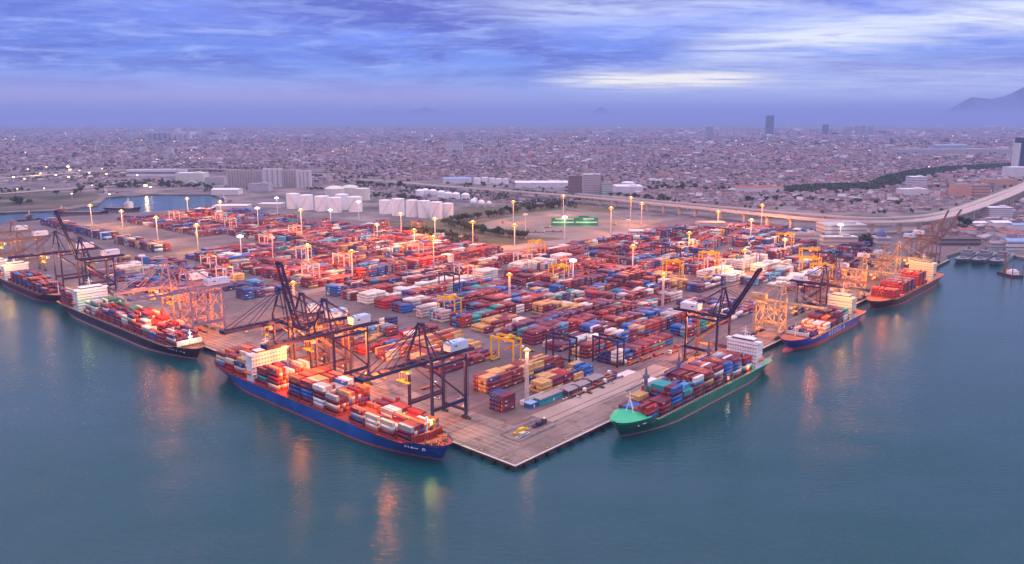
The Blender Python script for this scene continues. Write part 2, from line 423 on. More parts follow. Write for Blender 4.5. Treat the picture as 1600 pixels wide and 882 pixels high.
m_field = mat('green_field', (0.045, 0.062, 0.03), 0.95, noise=0.3, nscale=0.01, dirt=(0.13, 0.10, 0.08), dscale=0.008, dlo=0.38, dhi=0.6, coords='Position')
m_gravel = mat('gravel_lot', (0.21, 0.185, 0.16), 0.95, noise=0.14, nscale=0.02, dirt=(0.13, 0.115, 0.10), dscale=0.012, coords='Position')
sheet('grass_field', GP([(600, 352), (690, 341), (730, 326), (900, 316), (960, 330), (900, 348), (880, 372), (760, 388), (690, 384), (650, 370)]), m_grass, ZG + 0.04)
sheet('gravel_lot', GP([(722, 355), (800, 339), (865, 329), (985, 334), (1040, 345), (965, 366), (885, 374), (815, 367), (760, 363)]), m_gravel, ZG + 0.09)
sheet('meadow', GP([(-200, 300), (0, 303), (150, 300), (158, 309), (140, 318), (85, 327), (0, 331), (-200, 324)]), m_field, ZG + 0.04)
sheet('dock_yard', GP([(1300, 362), (1450, 366), (1560, 392), (1500, 391), (1470, 400), (1330, 400)]), m_pave, ZG + 0.05)
# painted lines and crane rails on the aprons
m_rail = mat('rail_groove', (0.07, 0.06, 0.06), 0.6)
for k, (p, q) in enumerate([((4, 6), (4, 620)), ((34, 36), (34, 620)), ((48, 4), (760, 4)), ((48, 34), (760, 34))]):
    structure(MB().beam((*W(*p).to_2d(), ZG + 0.10), (*W(*q).to_2d(), ZG + 0.10), 0.5, 0.16).obj('crane_rail', m_rail))
mk = MB()
for aa in (11, 16, 21, 26):
    mk.beam((*W(aa, 20).to_2d(), ZG + 0.075), (*W(aa, 600).to_2d(), ZG + 0.075), 0.35, 0.02)
for bb in (25, 46):
    mk.beam((*W(60, bb).to_2d(), ZG + 0.078), (*W(700, bb).to_2d(), ZG + 0.078), 0.3, 0.02)
structure(mk.obj('lane_markings', m_mark))
structure(MB().beam((*W(-0.16, -0.3).to_2d(), 0.4), (*W(-0.16, 900).to_2d(), 0.4), 0.3, 5.0).obj('quay_wall', m_wall))
structure(MB().beam((*W(0.02, -0.16).to_2d(), 0.4), (*W(932, -0.16).to_2d(), 0.4), 0.3, 5.0).obj('quay_wall', m_wall))
m_cope = mat('cope_stone', (0.50, 0.47, 0.45), 0.8, noise=0.15, nscale=0.4, coords='Position')
structure(MB().beam((*W(0.55, 0).to_2d(), ZG + 0.15), (*W(0.55, 860).to_2d(), ZG + 0.15), 1.1, 0.3).obj('quay_cope', m_cope))
structure(MB().beam((*W(1.12, 0.55).to_2d(), ZG + 0.15), (*W(930, 0.55).to_2d(), ZG + 0.15), 1.1, 0.3).obj('quay_cope', m_cope))
for k, a0 in enumerate(range(7, 86, 11)):
    o = MB().box((0, -0.75, -1.6), (1.8, 1.4, 2.6)).box((0, -1.6, -1.5), (2.2, 0.3, 2.9)).obj('quay_fender', m_tyre)
    place(o, (*W(a0, -0.02).to_2d(), ZG), ANG)
    tag(o, f'black rubber fender on the right-hand quay wall, {ORD[k]} from the corner', 'fender', 'fenders on the quay wall')
for k, b0 in enumerate((6, 16, 26, 36)):
    o = MB().box((0, -0.75, -1.6), (1.8, 1.4, 2.6)).box((0, -1.6, -1.5), (2.2, 0.3, 2.9)).obj('quay_fender', m_tyre)
    place(o, (*W(-0.02, b0).to_2d(), ZG), ANG - R(90))
    tag(o, f'black rubber fender on the left-hand quay wall, {ORD[k]} from the corner', 'fender', 'fenders on the quay wall')
bol = MB().lathe([(0.35, 0), (0.3, 0.5), (0.55, 0.75), (0.5, 1.0), (0.0, 1.05)], 10)
bme = bol.mesh('bollard', m_yel)
for k, (a0, b0, side) in enumerate([(3, 12, 'blue'), (3, 30, 'blue'), (14, 2.4, 'green'), (32, 2.4, 'green'), (50, 2.4, 'green'), (68, 2.4, 'green')]):
    o = link('bollard', bme); place(o, (*W(a0, b0).to_2d(), ZG + 0.06))
    kk = k if k < 2 else k - 2
    tag(o, f'mooring bollard at the quay edge, {ORD[kk]} from the corner towards the {side} ship', 'bollard', 'mooring bollards')

# distant mountains, beyond the hazy plain
def ridge(name, x0, x1, prof, y, depth, m):
    n, rows = 90, 9
    vs, fs = [], []
    xs = np.linspace(x0, x1, n)
    pk = np.interp(np.linspace(0, 1, n), [p[0] for p in prof], [p[1] for p in prof])
    rg = np.random.default_rng(len(name) + int(abs(x0)))
    jag = np.convolve(rg.normal(0, 1, n + 8), np.ones(5) / 5, 'same')[4:-4]
    for j in range(rows):
        t = j / (rows - 1); prof_t = 1 - abs(2 * t - 1) ** 1.3
        for i in range(n):
            vs.append((xs[i], y + (t - 0.5) * depth, max(-60, pk[i] * prof_t * (1 + 0.05 * jag[i]) - 30 + rg.normal(0, 14) * (pk[i] / 1200))))
    for j in range(rows - 1):
        for i in range(n - 1): fs.append((j * n + i, j * n + i + 1, (j + 1) * n + i + 1, (j + 1) * n + i))
    o = structure(MB().add(vs, fs).obj(name, m, fix=False))
    for p in o.data.polygons: p.use_smooth = True
m_hill = mat('hazed_slope', (0.115, 0.165, 0.30), 1.0, spec=0.0, noise=0.25, nscale=0.0006, coords='Position')  # blue of the distant air is put into the slope colour
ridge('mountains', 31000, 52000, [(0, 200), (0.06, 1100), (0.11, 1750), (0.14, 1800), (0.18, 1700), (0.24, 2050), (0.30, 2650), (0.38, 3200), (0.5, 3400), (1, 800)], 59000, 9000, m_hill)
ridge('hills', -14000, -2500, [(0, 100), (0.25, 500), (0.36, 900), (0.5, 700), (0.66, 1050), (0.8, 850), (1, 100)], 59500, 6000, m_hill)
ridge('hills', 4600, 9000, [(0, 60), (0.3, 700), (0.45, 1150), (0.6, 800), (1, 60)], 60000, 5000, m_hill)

# air: one box of thin even haze round everything but the sky and the mountains
hz = MB().box((0, FAR / 2 - 1500, 224), (2 * FAR + 3000, FAR + 6000, 458)).obj('haze', None)
hm = bpy.data.materials.new('haze_air'); hm.use_nodes = True
ht = hm.node_tree; ht.nodes.clear()
pv = ht.nodes.new('ShaderNodeVolumePrincipled'); ho = ht.nodes.new('ShaderNodeOutputMaterial')
pv.inputs['Color'].default_value = (0.38, 0.53, 0.93, 1); pv.inputs['Density'].default_value = 6.4e-5; pv.inputs['Anisotropy'].default_value = 0.0
ht.links.new(pv.outputs[0], ho.inputs['Volume'])
hz.data.materials.clear(); hz.data.materials.append(hm)
hz['kind'] = 'stuff'

# ================================================================ ships
ALLC = []      # every container: dict(pos, rz, size, colour, label, tier flags)
m_deckred = mat('deck_red', (0.34, 0.06, 0.05), 0.7, noise=0.15, nscale=0.2)
m_deckgrn = mat('deck_green', (0.02, 0.30, 0.14), 0.5, noise=0.08, nscale=0.2)
m_boot = mat('boot_topping', (0.40, 0.08, 0.08), 0.6, noise=0.12, nscale=0.15, dirt=(0.25, 0.13, 0.12), dscale=0.1)
m_bootp = mat('boot_topping_faded', (0.36, 0.20, 0.19), 0.7, noise=0.15, nscale=0.15)
m_funnel = mat('funnel_blue', (0.04, 0.10, 0.30), 0.5)
m_rope = mat('mooring_rope', (0.40, 0.38, 0.34), 0.9)
m_rust = mat('rusty_steel', (0.24, 0.10, 0.07), 0.8, noise=0.2)
def hull(parent, Ln, B, dz, m_top, m_bt, m_deck, boot=1.3, bow_rise=2.6, rake=6.0, bulb=False, fore=0.12, whale=None, draft=-3.0):
    """hull in local axes: x forward (bow at +), z up from the waterline"""
    ns = 44
    ts = [0.5 - 0.5 * math.cos(math.pi * k / (ns - 1)) for k in range(ns)]
    def wl(t):      # half breadth at the waterline
        f = 1.0
        if t < 0.24: f = 0.35 + 0.65 * math.sin(t / 0.24 * math.pi / 2)
        if t > 0.70: f = max(0.0, 1 - ((t - 0.70) / 0.30) ** 1.9)
        return f
    def dk(t):      # half breadth at the deck
        f = 1.0
        if t < 0.08: f = 0.86 + 0.14 * math.sin(t / 0.08 * math.pi / 2)
        if t > 0.80: f = math.sqrt(max(0.0, 1 - ((t - 0.80) / 0.20) ** 2.3))
        return f
    def zdeck(t): return dz + bow_rise * min(1, max(0, (t - (1 - fore) + 0.02) / 0.03))
    rows = []
    for rr in range(6):
        row = []
        for t in ts:
            zt = zdeck(t); z = [draft, 0.0, boot, boot + (zt - boot) * 0.45, zt - 0.9, zt + 0.0][rr]
            u = min(1, max(0, (z - 0.0) / dz)) ** 1.2
            hb = (wl(t) * (1 - u) + dk(t) * u) * B / 2
            x = -Ln / 2 + t * Ln - rake * (1 - max(0, z) / (dz + bow_rise)) * max(0, t - 0.7) / 0.3 + 3.5 * (1 - u) * max(0, 0.12 - t) / 0.12
            row.append((x, hb, z))
        rows.append(row)
    mb = MB()
    vs = [(x, s * y, z) for s in (1, -1) for row in rows for (x, y, z) in row]
    fs, ms = [], []
    for s in (0, 1):
        for r_ in range(5):
            for k in range(ns - 1):
                o = s * 6 * ns + r_ * ns + k
                f = (o, o + 1, o + ns + 1, o + ns)
                mb_f = f if s == 0 else f[::-1]
                fs.append(mb_f); ms.append(1 if r_ < 2 else 0)
    for r_ in range(5):                      # transom
        a0, b0 = r_ * ns, 6 * ns + r_ * ns
        fs.append((a0, a0 + ns, b0 + ns, b0)); ms.append(1 if r_ < 2 else 0)
    mb.v, mb.f, mb.m = vs, fs, ms
    h = mb.obj('hull', [m_top, m_bt], parent)
    for p in h.data.polygons: p.use_smooth = True
    # deck a little under the bulwark top
    for nm, t0, t1, drop in (('deck', 0.0, 1 - fore, 0.0), ('forecastle_deck', 1 - fore, 0.995, 1.1)):
        d = MB(); pts = []
        for t in [t0 + (t1 - t0) * k / 16 for k in range(17)]:
            x = -Ln / 2 + t * Ln; pts.append((x, dk(t) * B / 2 - 0.25, (zdeck(min(t, 1)) if nm != 'deck' else dz) - drop - 0.1))
        vs = pts + [(x, -y, z) for x, y, z in pts]
        fs = [(k, k + 1, 17 + k + 1, 17 + k) for k in range(16)]
        d.add(vs, fs); d.obj(nm, m_deck if whale is None or nm == 'deck' else whale, parent)
    if bulb:
        o = MB().lathe([(0.0, 10), (1.5, 9.2), (2.6, 6.5), (3.1, 2), (2.8, -8)], 16).obj('bulbous_bow', m_bt, parent)
        o.rotation_euler = (0, R(90), 0); o.location = (Ln / 2 - rake + 1.5, 0, 0.9)
    def surf(t, z):
        u = min(1, max(0, z / dz)) ** 1.2
        return -Ln / 2 + t * Ln - rake * (1 - z / (dz + bow_rise)) * max(0, t - 0.7) / 0.3, (wl(t) * (1 - u) + dk(t) * u) * B / 2
    parent['_'] = 0; del parent['_']; SURF[parent.name] = (surf, Ln)
    return dk, zdeck
SURF = {}
def hull_marks(parent, marks, side, m=None):
    surf, Ln = SURF[parent.name]
    for t0, t1, z, hgt in marks:
        (x0, y0), (x1, y1) = surf(t0, z), surf(t1, z)
        MB().beam((x0, side * (y0 + .08), z), (x1, side * (y1 + .08), z), 0.12, hgt).obj('hull_marking', m or m_white, parent)
WIN1 = MB().box((0, 0, 0), (0.10, 0.8, 0.7)).mesh('window', m_glass)
def house(parent, x, B, z0, levels, ln, m_h, fun=m_funnel, funx=-9.0, wide=0.92, near=False):
    """superstructure: deckhouse with window rows, bridge wings, funnel, mast"""
    w = B * wide; h = levels * 2.9
    hs = MB().box((x, 0, z0 + h / 2), (ln, w, h)).obj('superstructure', m_h, parent)
    if near:
        for k in range(levels):
            z = z0 + k * 2.9 + 1.75; nwin = 12
            for i in range(nwin):
                wo = link('window', WIN1, hs); wo.location = (x + ln / 2 + 0.04, -w / 2 + (i + 0.5) * w / nwin, z)
    else:
        for k in range(levels):
            MB().box((x, 0, z0 + k * 2.9 + 1.75), (ln + 0.12, w + 0.12, 0.42)).obj('window_band', m_glass2, hs)
    for k in range(2, levels, 2):
        MB().box((x, 0, z0 + k * 2.9), (ln + 1.0, w + 0.6, 0.18)).obj('walkway', m_h, hs)
    br = MB().box((x + 1, 0, z0 + h + 1.5), (ln * 0.7, w * 0.72, 3.0)).box((x + 2.0, 0, z0 + h + 0.12), (4.5, B + 1.5, 0.3)).box((x + 2, 0, z0 + h + 0.8), (4.4, B + 1.4, 1.0)).obj('bridge', m_h, parent)
    MB().box((x + 1, 0, z0 + h + 1.9), (ln * 0.7 + 0.12, w * 0.72 + 0.12, 1.0)).obj('bridge_window', m_glass, br)
    ms = MB()
    ms.tube((x, 0, z0 + h + 3), (x, 0, z0 + h + 12), 0.4, 0.25)
    ms.beam((x, -4, z0 + h + 7), (x, 4, z0 + h + 7), 0.3); ms.beam((x, -2.5, z0 + h + 9.5), (x, 2.5, z0 + h + 9.5), 0.25); ms.box((x + 0.6, 0, z0 + h + 8), (0.6, 3.4, 0.5))
    for s in (-1, 1): ms.beam((x - 2.5, s * 2, z0 + h + 3), (x, 0, z0 + h + 9), 0.2)
    ms.obj('radar_mast', m_white, parent)
    fn = MB().prism([(x + funx - 3, -2.6), (x + funx + 2.5, -2.6), (x + funx + 3.2, 0), (x + funx + 2.5, 2.6), (x + funx - 3, 2.6)], z0 + 2, z0 + h + 2).obj('funnel', fun, parent)
    ex = MB()
    for i in (-1, 1): ex.tube((x + funx, i * 1.1, z0 + h + 2), (x + funx - 0.6, i * 1.1, z0 + h + 4), 0.5)
    ex.obj('exhaust_pipe', m_dark, fn)
    for s in (-1, 1):
        lb = MB().lathe([(0.0, -3.6), (0.9, -3.0), (1.3, -1), (1.3, 1), (0.9, 3.0), (0.0, 3.6)], 10).obj('lifeboat', m_org, parent)
        lb.rotation_euler = (0, R(90), 0); lb.location = (x - 1, s * (w / 2 + 1.6), z0 + 7)
        MB().beam((x - 3, s * w / 2, z0 + 8.8), (x - 3, s * (w / 2 + 2.6), z0 + 9.4), 0.3).beam((x + 1, s * w / 2, z0 + 8.8), (x + 1, s * (w / 2 + 2.6), z0 + 9.4), 0.3).obj('davit', m_white, parent)
def rail(parent, dk, Ln, B, z, t0, t1, m=m_white, n=26):
    r = MB()
    for s in (-1, 1):
        pts = [(-Ln / 2 + t * Ln, s * (dk(t) * B / 2 - 0.3), z) for t in [t0 + (t1 - t0) * k / n for k in range(n + 1)]]
        for p, q in zip(pts, pts[1:]):
            r.beam((p[0], p[1], z + 1.1), (q[0], q[1], z + 1.1), 0.12); r.beam((p[0], p[1], z), (p[0], p[1], z + 1.1), 0.16)
    r.obj('railing', m, parent)
def bays(parent, ship, root, bow_x, Ln, B, zb, dk, xs, rows, spec, side, far_side_rows=0, palette=None, ln=12.19):
    """stand containers on the deck: ship = words used in labels, side = local y sign of the seaward side"""
    bridges = MB()
    Mx = Matrix.Translation(root.location) @ Matrix.Rotation(root.rotation_euler.z, 4, 'Z')
    for i, x in enumerate(xs):
        sp = spec[i]
        if sp is None: continue
        t = (x + Ln / 2) / Ln
        half = dk(min(1, t + 6.5 / Ln)) * B / 2 - 0.9
        nr = min(rows, int(2 * half / 2.5))
        grid = {}
        for r_ in range(nr):
            y = side * ((nr - 1) / 2 - r_) * 2.5
            tiers, cols = sp(r_, nr)
            grid[r_] = (y, tiers, cols)
        for r_, (y, tiers, cols) in grid.items():
            for k in range(tiers):
                nb = [grid.get(r_ + d, (0, 0, 0))[1] for d in (-1, 1)]
                ends = [1, 1]
                expo = (2.0 if k == tiers - 1 else 0) + (1.2 if nb[0] <= k else 0) + (0.5 if nb[1] <= k else 0)
                p = Mx @ Vector((x, y, zb + k * 2.92 + 1.45))
                tn = 'top-tier' if k == tiers - 1 else ('bottom-tier' if k == 0 else ('second-tier' if k == 1 else 'third-tier' if k == 2 else 'fourth-tier'))
                ALLC.append(dict(p=p, rz=root.rotation_euler.z, ln=ln, c=cols[k], expo=expo, top=k == tiers - 1, k=k,
                                 lab=f"{cols[k]} container, {tn}, {ORD[i]} bay from {ship} bow, {ORD[r_]} row from seaward side", grp=f"containers on the {ship.replace(chr(39)+'s','')}"))
        # lashing bridge between bays
        bridges.box((x - 6.9, 0, zb + 1.3), (0.5, 2 * half - 0.4, 2.8))
        for q in range(nr + 1): bridges.box((x - 6.9, -half + q * 2 * half / nr, zb + 2.6), (0.45, 0.22, 5.4))
    bridges.obj('lashing_bridge', root['_lash'], parent)
    hc = MB()
    for i, x in enumerate(xs):
        t = (x + Ln / 2) / Ln
        half = dk(min(1, t + 6.5 / Ln)) * B / 2 - 1.2
        hc.box((x, 0, zb - 0.75), (ln + 0.6, 2 * half, 1.45))
    hc.obj('hatch_cover', root['_hatch'], parent)
    del root['_lash'], root['_hatch']
PAL = {
    'blue_ship': (['brick red', 'orange', 'red', 'cream', 'white', 'grey', 'maroon', 'tan', 'blue'], [22, 18, 8, 10, 8, 12, 10, 5, 4]),
    'green_ship': (['brick red', 'maroon', 'blue', 'white', 'sky blue', 'teal', 'grey', 'tan'], [40, 26, 14, 8, 6, 3, 4, 2]),
    'black_ship': (['red', 'brick red', 'maroon', 'blue', 'white', 'cream', 'navy', 'green', 'grey'], [18, 20, 18, 8, 9, 8, 8, 4, 6]),
    'purple': (['maroon', 'purple', 'navy', 'dark brown', 'blue'], [34, 30, 16, 14, 4]),
    'fire': (['red', 'brick red', 'orange'], [50, 35, 5])}
def pick(rg, pal, n=1):
    cs, w = PAL[pal] if isinstance(pal, str) else pal
    w = np.array(w, float); return [cs[i] for i in rg.choice(len(cs), n, p=w / w.sum())]
def mixspec(seed, pal, tmax, side_cols=None, drop=0.25, low=None, run=True):
    rg = np.random.default_rng(seed); state = {}
    def f(r_, nr):
        t = tmax
        if low and low[0] <= r_ < low[1]: t = max(0, tmax - low[2])
        elif rg.random() < drop and r_ not in (0,): t = max(1, tmax - 1)
        if 'c' not in state or rg.random() < 0.62: state['c'] = pick(rg, pal)[0]
        cols = pick(rg, pal, max(t, 1)); cols[-1] = state['c']
        if r_ == 0 and side_cols: cols = side_cols[:]; t = len(cols)
        return t, cols[:max(t, 1)]
    return f

# ---- the blue ship at the left-hand quay
B1, L1 = 31.5, 252.0
ship1 = empty('container_ship', W(-18.2, 36 + L1 / 2, 0), ANG - R(90))
tag(ship1, 'long blue-hulled container ship with red open bow deck at the near quay', 'container ship')
m_blue = hull_mat('hull_blue', (0.010, 0.070, 0.25), rust=(0.06, 0.10, 0.20))
dk1, zd1 = hull(ship1, L1, B1, 9.6, m_blue, m_boot, m_deckred, bow_rise=2.6, rake=7.0, fore=0.085)
X1 = lambda b: L1 / 2 - (b - 36)
bb = [63, 77.5, 92, 106.5, 134, 148.5, 163, 177.5, 205, 219.5, 252.5, 266.5, 279.5]
ship1['_lash'] = m_deckred; ship1['_hatch'] = m_deckred
sp1 = [mixspec(11, 'blue_ship', 3, ['maroon', 'maroon', 'grey']), mixspec(12, 'blue_ship', 3, ['brick red', 'white', 'cream'], low=(1, 3, 1)), mixspec(13, 'blue_ship', 3, ['cream', 'white', 'cream'], low=(2, 5, 2)),
       mixspec(14, 'blue_ship', 3, ['navy', 'grey', 'brick red'], low=(2, 4, 1)), mixspec(15, 'blue_ship', 4, ['maroon', 'cream', 'maroon', 'grey'], low=(1, 3, 1)), mixspec(16, 'blue_ship', 5, ['white', 'white', 'maroon', 'maroon', 'white'], low=(4, 6, 1)),
       mixspec(17, 'blue_ship', 5, ['maroon', 'blue', 'blue', 'maroon', 'brick red'], drop=0.1), mixspec(18, 'blue_ship', 5, ['maroon', 'blue', 'navy', 'maroon', 'orange'], drop=0.05),
       mixspec(19, 'blue_ship', 5, ['cream', 'maroon', 'red', 'maroon', 'brick red'], low=(3, 8, 1)), mixspec(20, 'blue_ship', 4, ['maroon', 'teal', 'maroon', 'brick red'], low=(3, 5, 1)),
       mixspec(21, 'blue_ship', 4, ['red', 'cream', 'navy'], low=(2, 6, 1)), mixspec(22, 'blue_ship', 4, ['red', 'red', 'cream'], low=(3, 5, 1)), mixspec(23, 'blue_ship', 4, ['blue', 'grey', 'cream', 'brick red'])]
bays(ship1, "blue ship's", ship1, 0, L1, B1, 11.2, dk1, [X1(b) for b in bb], 11, sp1, -1)
house(ship1, X1(234.5), B1, 9.6, 7, 8.5, m_white, funx=-2.5, near=True)
rail(ship1, dk1, L1, B1, 9.6, 0.02, 0.90, m_deckred)
# foremast and the gear on the open forecastle
fm = MB().tube((X1(55.5), 0, 9.8), (X1(55.5), 0, 24), 0.7, 0.45).box((X1(55.5), 0, 20.5), (1.2, 3.2, 0.5)).box((X1(55.5), 0, 23.8), (1.4, 1.4, 0.9)).box((X1(55.5), 0, 14), (1.5, 1.5, 1.5)).obj('foremast', m_white, ship1)
MB().box((X1(55.5) - 0.9, 0, 19.6), (0.5, 1.6, 0.8)).obj('mast_lamp', em_warm, fm)
brk = MB()
brk.prism([(X1(55), -12), (X1(56.2), -12), (X1(53), 0), (X1(56.2), 12), (X1(55), 12), (X1(51.8), 0)], 10.9, 15.5)
for y in range(-11, 12, 2): brk.box((X1(54.6 - 2.6 * (1 - abs(y) / 12)), y, 13.0), (1.5, 0.3, 4.6))
brk.obj('breakwater', m_deckred, ship1)
gear = MB()
for x, y in ((44, -4), (44, 4), (47, -7), (47, 7)):
    gear.box((X1(x), y, 11.9), (3.0, 1.4, 1.6)); gear.tube((X1(x), y - 1.8, 12.0), (X1(x), y + 1.8, 12.0), 0.8, n=10)
for x, y in ((41, -3), (41, 3), (49, -10), (49, 10), (51, -5), (51, 5), (46, 0), (40, 0), (43, 0)): gear.lathe([(0.5, 11), (0.5, 12), (0.7, 12.2), (0.0, 12.3)], 8, c=(X1(x), y))
gear.obj('mooring_winch', m_rust, ship1)
tag(MB().tube(W(-9, 42, 10.5), W(2.5, 12, 3.7), 0.12, n=6).obj('mooring_rope', m_rope), "mooring rope from the blue ship's bow to the quay corner bollard", 'rope', 'mooring ropes')
tag(MB().tube(W(-12, 39.5, 10.5), W(2.5, 30, 3.7), 0.12, n=6).obj('mooring_rope', m_rope), "short mooring rope from the blue ship's bow to the nearer bollard", 'rope', 'mooring ropes')

# ---- the green ship at the right-hand quay
B2, L2 = 27.5, 208.0
ship2 = empty('container_ship', W(76 + L2 / 2, -16.2, 0), ANG + R(180))
tag(ship2, 'green-hulled container ship with bright green covered bow and three crane posts', 'container ship')
m_green = hull_mat('hull_green', (0.008, 0.13, 0.085))
m_whale = mat('bow_green', (0.015, 0.42, 0.19), 0.45, noise=0.06, nscale=0.2)
dk2, zd2 = hull(ship2, L2, B2, 8.2, m_green, m_bootp, m_deckgrn, bow_rise=4.0, rake=8.0, fore=0.12, whale=m_whale)
X2 = lambda a: L2 / 2 - (a - 76)
# turtle-back over the bow
wb = MB(); pts = []
for k in range(15):
    t = 0.885 + 0.115 * k / 14; hbw = dk2(min(t, 0.9995)) * B2 / 2 + 0.05
    for j in range(9):
        u = -1 + 2 * j / 8; pts.append((-L2 / 2 + t * L2, u * hbw, 12.2 + 2.2 * (1 - abs(u) ** 2.2) * min(1, (1.03 - t) / 0.08)))
wb.add(pts, [(k * 9 + j, k * 9 + j + 1, (k + 1) * 9 + j + 1, (k + 1) * 9 + j) for k in range(14) for j in range(8)])
w_o = wb.obj('whaleback', m_whale, ship2)
for p in w_o.data.polygons: p.use_smooth = True
aa2 = [103, 117.5, 132, 146.5, 161, 175.5, 190, 204.5, 219, 236]
ship2['_lash'] = m_deckgrn; ship2['_hatch'] = m_deckred
sp2 = [mixspec(31, 'green_ship', 3, ['blue', 'brick red', 'red'], low=(4, 9, 1)), mixspec(32, 'green_ship', 3, ['maroon', 'red', 'maroon'], low=(4, 7, 1)), mixspec(33, 'green_ship', 5, ['maroon', 'blue', 'blue', 'maroon', 'blue'], drop=0.15),
       mixspec(34, 'green_ship', 4, ['purple', 'maroon', 'teal'], low=(1, 2, 0)), mixspec(35, 'green_ship', 5, ['maroon', 'maroon', 'brick red', 'sky blue', 'white'], drop=0.1), mixspec(36, 'green_ship', 5, ['maroon', 'maroon', 'tan', 'maroon', 'brick red'], drop=0.1),
       mixspec(37, 'green_ship', 5, ['maroon', 'brick red', 'maroon', 'white', 'brick red'], drop=0.1), mixspec(38, 'green_ship', 5, ['maroon', 'brick red', 'blue', 'blue', 'blue'], drop=0.05), mixspec(39, 'green_ship', 5, ['maroon', 'white', 'blue', 'blue', 'brick red'], drop=0.05),
       mixspec(40, 'green_ship', 4, ['maroon', 'white', 'navy', 'red'], drop=0.05)]
bays(ship2, "green ship's", ship2, 0, L2, B2, 9.6, dk2, [X2(a) for a in aa2], 10, sp2, 1)
house(ship2, X2(255), B2, 8.2, 7, 10, m_white, fun=m_white, funx=-8.0, near=True)
rail(ship2, dk2, L2, B2, 8.2, 0.02, 0.87, m_white, 44)
for a0 in (125, 168, 212):
    po = MB().tube((X2(a0 - 0.2), -8.5, 8.2), (X2(a0 - 0.2), -8.5, 30), 1.5, 1.25, n=12).box((X2(a0 - 0.2), -8.5, 28.5), (3.6, 3.2, 2.4)).tube((X2(a0 - 0.2), -8.5, 30), (X2(a0 - 0.2), -8.5, 36), 1.1, 0.25).obj('crane_post', mat('post_grey', (0.17, 0.15, 0.20), 0.5), ship2)
    MB().beam((X2(a0 - 0.2), -8.5, 25), (X2(a0 - 22), -9.5, 23.5), 0.8, 0.9).beam((X2(a0 - 0.2), -8.5, 29.5), (X2(a0 - 21), -9.4, 24.2), 0.14).obj('jib', mat('post_grey', (0.17, 0.15, 0.20)), po)
fm2 = MB()
for dx, dy in ((0, -3.2), (0, 3.2), (-5.5, 0)): fm2.tube((X2(93) + dx, dy, 13), (X2(93), 0, 24), 0.35, 0.25)
fm2.tube((X2(93), 0, 20), (X2(93), 0, 28.5), 0.3, 0.2).beam((X2(93), -2.6, 24.5), (X2(93), 2.6, 24.5), 0.3).beam((X2(93) , -1.8, 19), (X2(93), 1.8, 19), 0.25)
fm2.obj('foremast', m_white, ship2)
sfr = MB()
for k in range(6):
    for s in (-1, 1): sfr.box((X2(262 + k * 3.4), s * 11.5, 10.8), (0.4, 0.6, 5.0)); sfr.box((X2(270), s * 11.5, 13.2), (18, 0.5, 0.4))
sfr.obj('stern_frame', m_white, ship2)
tag(MB().tube(W(85, -10, 11.5), W(50, 2.4, 3.8), 0.12, n=6).obj('mooring_rope', m_rope), "mooring rope from the green ship's bow to a quay bollard", 'rope', 'mooring ropes')

# ---- the black ship behind the blue one
B3, L3 = 32.0, 292.0
ship3 = empty('container_ship', W(-18.5, 340 + L3 / 2, 0), ANG - R(90))
tag(ship3, 'black-hulled container ship with lit bow and white house near its stern', 'container ship')
m_black = hull_mat('hull_black', (0.018, 0.016, 0.028))
dk3, zd3 = hull(ship3, L3, B3, 9.5, m_black, m_bootp, mat('deck_brown', (0.25, 0.13, 0.09), 0.8), boot=2.0, bow_rise=2.0, rake=7.0, fore=0.075)
X3 = lambda b: L3 / 2 - (b - 340)
b3 = [370 + 14.4 * k for k in range(13)] + [595, 609]
ship3['_lash'] = m_deckred; ship3['_hatch'] = m_rust
sp3 = [mixspec(50 + k, 'black_ship', t, drop=0.45, low=lo) for k, (t, lo) in enumerate([(3, None), (3, (6, 9, 1)), (4, (0, 3, 2)), (3, (2, 5, 1)), (4, (0, 2, 1)), (5, (2, 5, 2)), (5, (0, 1, 1)), (3, None), (4, (1, 5, 1)), (3, None), (4, (0, 2, 2)), (5, (6, 9, 2)), (4, None), (5, None), (5, None)])]
sp3[11] = mixspec(61, (['white', 'grey', 'green'], [5, 3, 1]), 5)
bays(ship3, "black ship's", ship3, 0, L3, B3, 11.2, dk3, [X3(b) for b in b3], 11, sp3, -1)
house(ship3, X3(571), B3, 9.5, 7, 13, m_white, funx=-4)
rail(ship3, dk3, L3, B3, 9.5, 0.02, 0.92, m_white, 44)
f3 = MB().tube((X3(356), 0, 11), (X3(356), 0, 25), 0.6, 0.35).box((X3(356), 0, 22), (0.8, 3, 0.4)).obj('foremast', m_white, ship3)
MB().box((X3(358), 0, 13.4), (1.2, 22, 4.6)).obj('breakwater', m_white, ship3)
MB().box((X3(356) - 0.9, 0, 18), (0.6, 2.2, 0.9)).obj('mast_lamp', em_green, f3)
lw = MB()
for k in range(9): lw.box((X3(352) , -9 + k * 2.2, 12.2), (2.2, 1.1, 1.6))
lw.obj('mooring_winch', m_rust, ship3)

# ---- the dark purple-brown ship behind it, and the white one at the frame edge
B4, L4 = 29.0, 196.0
ship4 = empty('container_ship', W(-17, 654 + L4 / 2, 0), ANG - R(90))
tag(ship4, 'dark purple-hulled container ship with white house, half loaded, left of the raised crane', 'container ship')
dk4, zd4 = hull(ship4, L4, B4, 8.0, mat('hull_plum', (0.06, 0.025, 0.05), 0.5, noise=0.2), m_boot, m_rust, bow_rise=2.6, rake=7)
X4 = lambda b: L4 / 2 - (b - 654)
ship4['_lash'] = m_dark; ship4['_hatch'] = m_rust
sp4 = [mixspec(70 + k, 'purple', t, drop=0.4) for k, t in enumerate((2, 3, 3, 4, 3, 4, 4, 4))]
bays(ship4, "purple ship's", ship4, 0, L4, B4, 9.4, dk4, [X4(684 + 14.6 * k) for k in range(8)], 9, sp4, -1)
house(ship4, X4(812), B4, 8.0, 6, 12, m_white, funx=-9)
